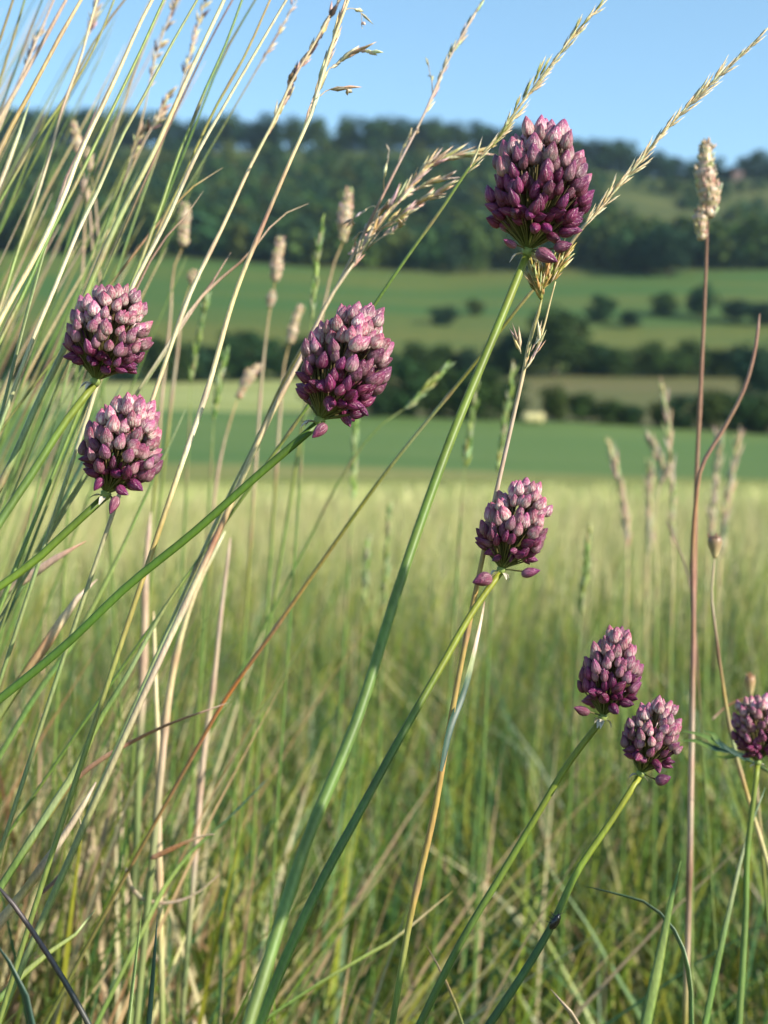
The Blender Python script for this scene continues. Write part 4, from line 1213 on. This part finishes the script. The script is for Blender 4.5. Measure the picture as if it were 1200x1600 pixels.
def allium(name, base_px, top_px, width_px, d, stem_px, d_bot, w0, w1, label, nb=120, taper=0.0, tilt=0.0, seed=1, strays=(), stem_cols=None, pale=0.56, stem_d=None):
    """flower: stem, papery bracts, one bud per pedicel"""
    r = random.Random(seed)
    b = P(*base_px, d); tp = P(*top_px, d)
    axis = norm(tp - b + np.array([0, tilt, 0]) * np.linalg.norm(tp - b))
    H = np.linalg.norm(tp - b); Wd = width_px / F * d
    foot = P(*stem_px[-1], d_bot)
    e = empty(name, (foot[0], foot[1], 0.0))
    tag(e, label, 'flower', 'round-headed purple alliums')
    # stem
    pts = [b] + path3([base_px] + stem_px, d, d_bot)[1:]
    full = to_ground(pts, 0.3)
    n = len(full) * 14
    path = spline(full, n)
    L = np.concatenate([[0], np.cumsum(np.linalg.norm(np.diff(path, axis=0), axis=1))])
    tl = sum(np.linalg.norm(pts[i + 1] - pts[i]) for i in range(len(pts) - 1))
    k = 0.5 / F
    rad = []; cc = []
    sc_ = stem_cols or [(0.26, 0.33, 0.06), (0.17, 0.28, 0.06), (0.15, 0.27, 0.075), (0.20, 0.31, 0.10)]
    for i in range(n):
        t = min(1.0, L[i] / tl)
        rad.append((w0 * d * (1 - t) + w1 * d_bot * t) * k)
        u = t * (len(sc_) - 1); j = min(int(u), len(sc_) - 2)
        cc.append(tuple(v * r.uniform(.95, 1.05) for v in mixc(sc_[j], sc_[j + 1], u - j)))
    cc = [(a * .66, b_ * .62, c_ * .52) for a, b_, c_ in cc]
    bl_ = [1 + 0.10 * math.sin(i * .9 + seed) + r.uniform(-.07, .07) for i in range(n)]
    cc = [tuple(v * q for v in c_) for c_, q in zip(cc, bl_)]
    rad = [a * (1 + r.uniform(-.025, .025)) for a in rad]
    mb = MB(); tube(mb, path, rad, cc, 16, 1.0, 0.10); mb.obj('stem', M_STEM, e)
    # little swelling the pedicels spring from
    org = b + axis * H * 0.03
    x, y = frame(axis)
    mb = MB()
    tube(mb, np.array([b - axis * H * .02, b + axis * H * .01, b + axis * H * .04, b + axis * H * .07]), np.array([1.0, 1.35, 1.5, 0.6]) * rad[0], [(0.2, 0.26, 0.07)] * 4, 10)
    mb.obj('receptacle', M_STEM, e)
    # papery bract scraps
    for q in range(4):
        a = r.uniform(0, 6.28); dr = x * math.cos(a) + y * math.sin(a)
        mb = MB()
        p0 = b + dr * rad[0] * 1.1
        pth = spline([p0, p0 + dr * H * .05 - axis * H * .02, p0 + dr * H * r.uniform(.06, .10) - axis * H * r.uniform(.03, .09)], 6)
        ribbon(mb, pth, [H * s for s in (.03, .05, .055, .04, .025, .006)], [(0.55, 0.5, 0.42)] * 6, axis + dr * .4)
        mb.obj('bract', M_STALK, e)
    # buds
    cen = b + axis * H * 0.50
    bl = H * 0.146 * (1.0 if nb > 105 else 1.1)
    ga = math.pi * (3 - math.sqrt(5))
    jobs = []
    nb = int(nb * 1.42)
    for i in range(nb):
        ct = 1 - (i + 0.5) / nb * 1.82             # cos polar: 1 .. -0.80
        th = math.acos(max(-1, min(1, ct)))
        ph = i * ga + r.uniform(-.26, .26)
        th += r.uniform(-.11, .11)
        if r.random() < (0.02 if ct > -0.5 else 0.12): continue
        jobs.append((th, ph, r.uniform(0.82, 1.08) + (r.uniform(0, .14) if ct > .55 else 0)))
    for i in range(int(nb * 0.1)):                   # a looser inner layer glimpsed in the gaps
        jobs.append((math.acos(r.uniform(-0.6, 0.95)), r.uniform(0, 6.28), r.uniform(0.58, 0.72)))
    for th, ph, rf in jobs:
        st, ct = math.sin(th), math.cos(th)
        wr_ = (Wd * 0.5 - bl * 0.36) * (1 - taper * max(0, ct) ** 1.2) * rf
        hr = (H * 0.5 - bl * 0.45) * rf
        rd = x * math.cos(ph) + y * math.sin(ph)
        pc = cen + rd * st * wr_ + axis * ct * hr
        outd = norm(rd * st / max(Wd, 1e-9) + axis * ct / H)
        dirn = norm(outd * (0.62 if ct > -0.45 else 1.0) + axis * (0.80 if ct > -0.45 else 0.35) + np.array([r.gauss(0, .17), r.gauss(0, .17), r.gauss(0, .17)]) + np.array([0, 0, 0.18]))
        t_ripe = 0.70 - 1.05 * (ct - 0.22) + r.gauss(0, 0.16) + (0.5 - pale) * 1.3
        if rf < 0.8: t_ripe += 0.15
        place_bud(e, org, pc, dirn, bl * r.uniform(0.82, 1.14), max(0, min(1, t_ripe)), r)
    for (sx, sy), (ex, ey) in strays:
        p0 = P(sx, sy, d - 0.004); p1 = P(ex, ey, d - 0.006)
        place_bud(e, org, (p0 + p1) / 2, norm(p1 - p0), np.linalg.norm(p1 - p0), 0.9, r)
    return e


def place_bud(e, org, pc, dirn, L, t, r):
    o = bpy.data.objects.new('bud', BUDS[r.choice((0, 1, 1, 2, 3, 4, 5, 5)) if t < 0.75 else r.choice((0, 3, 5, 1))])
    col.objects.link(o); o.parent = e
    p0 = pc - dirn * L * 0.5
    o.location = Vector(p0) - e.location
    o.rotation_mode = 'QUATERNION'
    qd = Vector(dirn).to_track_quat('Z', 'Y') @ Quaternion((0, 0, 1), r.uniform(0, 6.28))
    o.rotation_quaternion = qd
    wf = (0.97 - 0.14 * t) * r.uniform(.88, 1.08)
    o.scale = (L * wf, L * wf, L)
    o.color = (t, r.random(), r.random(), 1)
    # its pedicel
    c = bpy.data.objects.new('pedicel', PEDICEL)
    col.objects.link(c); c.parent = o
    M = Matrix.LocRotScale(Vector(p0), qd, Vector(o.scale))
    v = Vector(p0 + dirn * L * 0.06) - Vector(org); ln = v.length
    Wm = Matrix.LocRotScale(Vector(org), v.to_track_quat('Z', 'Y'), Vector((0.013, 0.013, ln)))
    c.matrix_parent_inverse = Matrix.Identity(4)
    c.matrix_local = M.inverted() @ Wm


D = 0.43
allium('allium_flower', (823, 398), (858, 196), 168, 0.42, [(790, 480), (700, 698), (622, 920), (560, 1118), (470, 1340), (432, 1460), (385, 1610)], 0.33, 12.5, 21,
       'topmost flower, the largest dark purple head, raised against the sky on a tall stem', 150, 0.16, -0.05, 11, strays=[((838, 392), (872, 408)), ((806, 386), (786, 374)), ((866, 390), (894, 380))], pale=0.36)
allium('allium_flower', (497, 662), (578, 482), 150, 0.43, [(400, 745), (300, 834), (200, 915), (100, 1010), (0, 1092), (-60, 1140)], 0.42, 12.5, 13.5,
       'middle flower with a wine-red head on a long green stem slanting to the left edge', 118, 0.22, -0.05, 23, strays=[((510, 664), (487, 684))], pale=0.56,
       stem_cols=[(0.09, 0.18, 0.03), (0.10, 0.21, 0.03), (0.10, 0.22, 0.04), (0.10, 0.2, 0.04)])
allium('allium_flower', (148, 600), (196, 446), 136, 0.44, [(100, 662), (50, 740), (0, 815), (-50, 900)], 0.42, 12, 13.5,
       'upper of the two flowers near the left edge, with a pale dusty crown', 118, 0.2, -0.1, 37, strays=[], pale=0.78)
allium('allium_flower', (164, 776), (222, 622), 132, 0.44, [(110, 825), (50, 880), (0, 916), (-60, 960)], 0.43, 12, 13,
       'lower of the two flowers near the left edge, its lilac buds loosely set', 96, 0.22, -0.1, 41, strays=[((183, 776), (172, 804))], pale=0.76,
       stem_cols=[(0.10, 0.18, 0.03), (0.15, 0.26, 0.04), (0.15, 0.26, 0.05)])
allium('allium_flower', (782, 894), (826, 752), 114, 0.44, [(742, 950), (690, 1040), (620, 1162), (560, 1272), (500, 1382), (440, 1512), (402, 1610)], 0.38, 10, 17,
       'pinkish flower right of the tallest stem with one bud hanging off below', 84, 0.34, -0.08, 53, strays=[((768, 902), (739, 912)), ((815, 898), (844, 890))], pale=0.76,
       stem_cols=[(0.34, 0.38, 0.06), (0.26, 0.34, 0.05), (0.10, 0.19, 0.05), (0.09, 0.18, 0.06), (0.12, 0.24, 0.06), (0.2, 0.34, 0.06)])  # darker middle stretch: shadow on the stem put into its colours
allium('allium_flower', (941, 1124), (968, 980), 104, 0.45, [(890, 1190), (840, 1272), (780, 1372), (720, 1472), (656, 1600)], 0.44, 10, 12,
       'left flower of the touching pair at lower right, dark below and cone-shaped', 92, 0.44, -0.05, 61, strays=[((920, 1114), (897, 1104))], pale=0.48,
       stem_cols=[(0.30, 0.36, 0.06), (0.20, 0.30, 0.05), (0.14, 0.24, 0.06), (0.12, 0.22, 0.06)])
allium('allium_flower', (1000, 1212), (1036, 1090), 96, 0.44, [(950, 1290), (905, 1356), (860, 1450), (812, 1530), (765, 1600)], 0.42, 10, 13,
       'right flower of the touching pair at lower right, with pale pink plump buds', 70, 0.15, -0.08, 71, strays=[((1025, 1222), (1048, 1212))], pale=0.80,
       stem_cols=[(0.34, 0.38, 0.06), (0.24, 0.34, 0.05), (0.08, 0.17, 0.06), (0.08, 0.16, 0.06)])  # lower stem darkened, its shade painted into the colours
allium('allium_flower', (1184, 1194), (1182, 1086), 80, 0.54, [(1176, 1260), (1168, 1330), (1165, 1425), (1154, 1606)], 0.52, 8, 11,
       'small faded flower half cut off by the right edge', 84, 0.0, 0.0, 83, pale=0.62)

def outside(target, t, seed, lab):  # unseen flower added towards the sun to throw a shadow band on a stem
    c = np.array(target) + np.array(SUN) * t
    hb_ = c - np.array([0.004, 0, 0.017])
    v = hb_ - C3
    dd = float(np.dot(v, F3))
    pxy = lambda q: (600 + np.dot(q - C3, R3) / np.dot(q - C3, F3) * F, 800 - np.dot(q - C3, U3) / np.dot(q - C3, F3) * F)
    b0 = pxy(hb_); t0 = pxy(hb_ + np.array([0.004, 0, 0.034]))
    s1 = pxy(hb_ + np.array([0.01, 0, -0.10])); s2 = pxy(hb_ + np.array([0.02, 0, -0.2]))
    allium('allium_flower', b0, t0, 0.028 * F / dd, dd, [s1, s2], dd, 0.0024 * F / dd, 0.0030 * F / dd, lab, 80, 0.1, 0, seed)


outside(P(622, 930, 0.37), 0.20, 101, 'flower added just outside the right edge to shade the tallest stem')
outside(P(492, 1345, 0.345), 0.22, 103, 'flower added outside the right edge, lower than its neighbours, to shade the tallest stem')
outside(P(640, 1130, 0.41), 0.26, 107, 'flower added outside the right edge, farthest from the frame, to shade a stem')

def shade_leaf(q, d0, d1, t, wmm, lab):  # unseen leaf added sunward so its shadow runs along a stem
    pts = [p + np.array(SUN) * t for p in path3(q, d0, d1)]
    pts = to_ground(pts)
    n = len(pts) * 7
    path = spline(pts, n)
    mb = MB()
    ribbon(mb, path, [wmm * .001 * min(1, .15 + 5 * i / n) for i in range(n)], [COLS['green']] * n, np.array(SUN), 0.12)
    tag(mb.obj('grass_leaf', M_GRASS), lab, 'leaf')


shade_leaf([(690, 1030), (620, 1162), (560, 1272), (516, 1352)], 0.42, 0.40, 0.19, 13, 'broad green leaf standing outside the right edge near the flowers there')
shade_leaf([(905, 1356), (860, 1450), (812, 1530), (765, 1600)], 0.43, 0.42, 0.17, 15, 'broad green leaf added low outside the right edge to shade a stem')
shade_leaf([(745, 1428), (720, 1472), (690, 1530)], 0.44, 0.44, 0.21, 13, 'short green leaf added outside the right edge to shade a stem')

# ------------------------------------------------------------------ beetle on a stem
def beetle(px0, px1, d):
    p0, p1 = P(*px0, d), P(*px1, d)
    ax = norm(p1 - p0); L = np.linalg.norm(p1 - p0)
    upv = norm(np.array([0.75, -0.6, 0.2]) - ax * np.dot(ax, np.array([0.75, -0.6, 0.2]))); sd = np.cross(ax, upv)
    mb = MB(); seg = 14
    prof = [(0.0, .03), (.04, .16), (.15, .27), (.35, .33), (.55, .34), (.68, .31), (.72, .27), (.76, .28), (.84, .25), (.88, .17), (.92, .17), (.97, .12), (1.0, .03)]
    V = []
    for s, r in prof:
        for k in range(seg):
            a = 2 * math.pi * k / seg
            zz = math.sin(a); g = 0.9 if (zz > .95 and s < .7) else 1.0
            V.append(p0 + ax * L * s + sd * math.cos(a) * r * L * .8 + upv * (zz * (0.75 if zz > 0 else .4)) * r * L * g)
    fc = [(i * seg + k, i * seg + (k + 1) % seg, (i + 1) * seg + (k + 1) % seg, (i + 1) * seg + k) for i in range(len(prof) - 1) for k in range(seg)]
    fc += [tuple(range(seg - 1, -1, -1)), tuple((len(prof) - 1) * seg + k for k in range(seg))]
    c = (0.012, 0.008, 0.012)
    mb.add(V, fc, c)
    for s in (.35, .58, .8):
        for q in (-1, 1):
            a0 = p0 + ax * L * s + sd * q * L * .2 - upv * L * .06
            pth = spline([a0, a0 + sd * q * L * .16 + upv * L * .02, a0 + sd * q * L * .22 - upv * L * .22 + ax * L * (s - .55) * .3], 6)
            tube(mb, pth, np.linspace(.03, .012, 6) * L, [c] * 6, 5)
    for q in (-1, 1):
        a0 = p0 + ax * L * .97 + sd * q * L * .07
        pth = spline([a0, a0 + ax * L * .12 + sd * q * L * .12, a0 + ax * L * .2 + sd * q * L * .28], 6)
        tube(mb, pth, np.linspace(.014, .008, 6) * L, [c] * 6, 4)
    o = mb.obj('beetle', M_BEETLE)
    tag(o, 'tiny shiny black beetle clinging to the lower flower stem', 'beetle')


M_BEETLE = plant_mat('beetle_shell', 0.22, 0.0, 4000, 0.2, 0.6)
beetle((860, 1452), (874, 1428), 0.424)
# round brown knob on the grey-tan seed head
mb = MB()
c0 = P(457, 121, 0.497); r0 = 7 / F * 0.497
V = [c0 + r0 * np.array([math.cos(a) * math.sin(b_), math.sin(a) * math.sin(b_), math.cos(b_) * (1 + .1 * math.sin(3 * a))]) for b_ in np.linspace(0.05, 3.09, 8) for a in np.linspace(0, 6.2832, 11)[:-1]]
fc = [(i * 10 + k, i * 10 + (k + 1) % 10, (i + 1) * 10 + (k + 1) % 10, (i + 1) * 10 + k) for i in range(7) for k in range(10)]
mb.add(V, fc, (0.20, 0.12, 0.05))
tag(mb.obj('small_snail', M_STALK), 'small round brown snail-like knob on the grey-tan seed head', 'snail')

# ------------------------------------------------------------------ haze
HAZE = 0.00012
if HAZE:
    m = bpy.data.materials.new('haze_air'); m.use_nodes = True
    t = m.node_tree; t.nodes.clear()
    out = t.nodes.new('ShaderNodeOutputMaterial'); pv = t.nodes.new('ShaderNodeVolumePrincipled')
    pv.inputs['Color'].default_value = (0.55, 0.78, 1.0, 1); pv.inputs['Density'].default_value = HAZE
    pv.inputs['Anisotropy'].default_value = 0.2
    t.links.new(pv.outputs[0], out.inputs['Volume'])
    mb = MB()
    x0, x1, y0, y1, z0, z1 = -13000, 13000, -2100, 4200, -2, 420
    mb.add([(x, y, z) for z in (z0, z1) for x, y in ((x0, y0), (x1, y0), (x1, y1), (x0, y1))],
           [(3, 2, 1, 0), (4, 5, 6, 7), (0, 1, 5, 4), (1, 2, 6, 5), (2, 3, 7, 6), (3, 0, 4, 7)], (1, 1, 1))
    o = mb.obj('haze', m, None, False)
    tag(o, 'thin blue haze of the air over the valley', 'haze', kind='stuff')
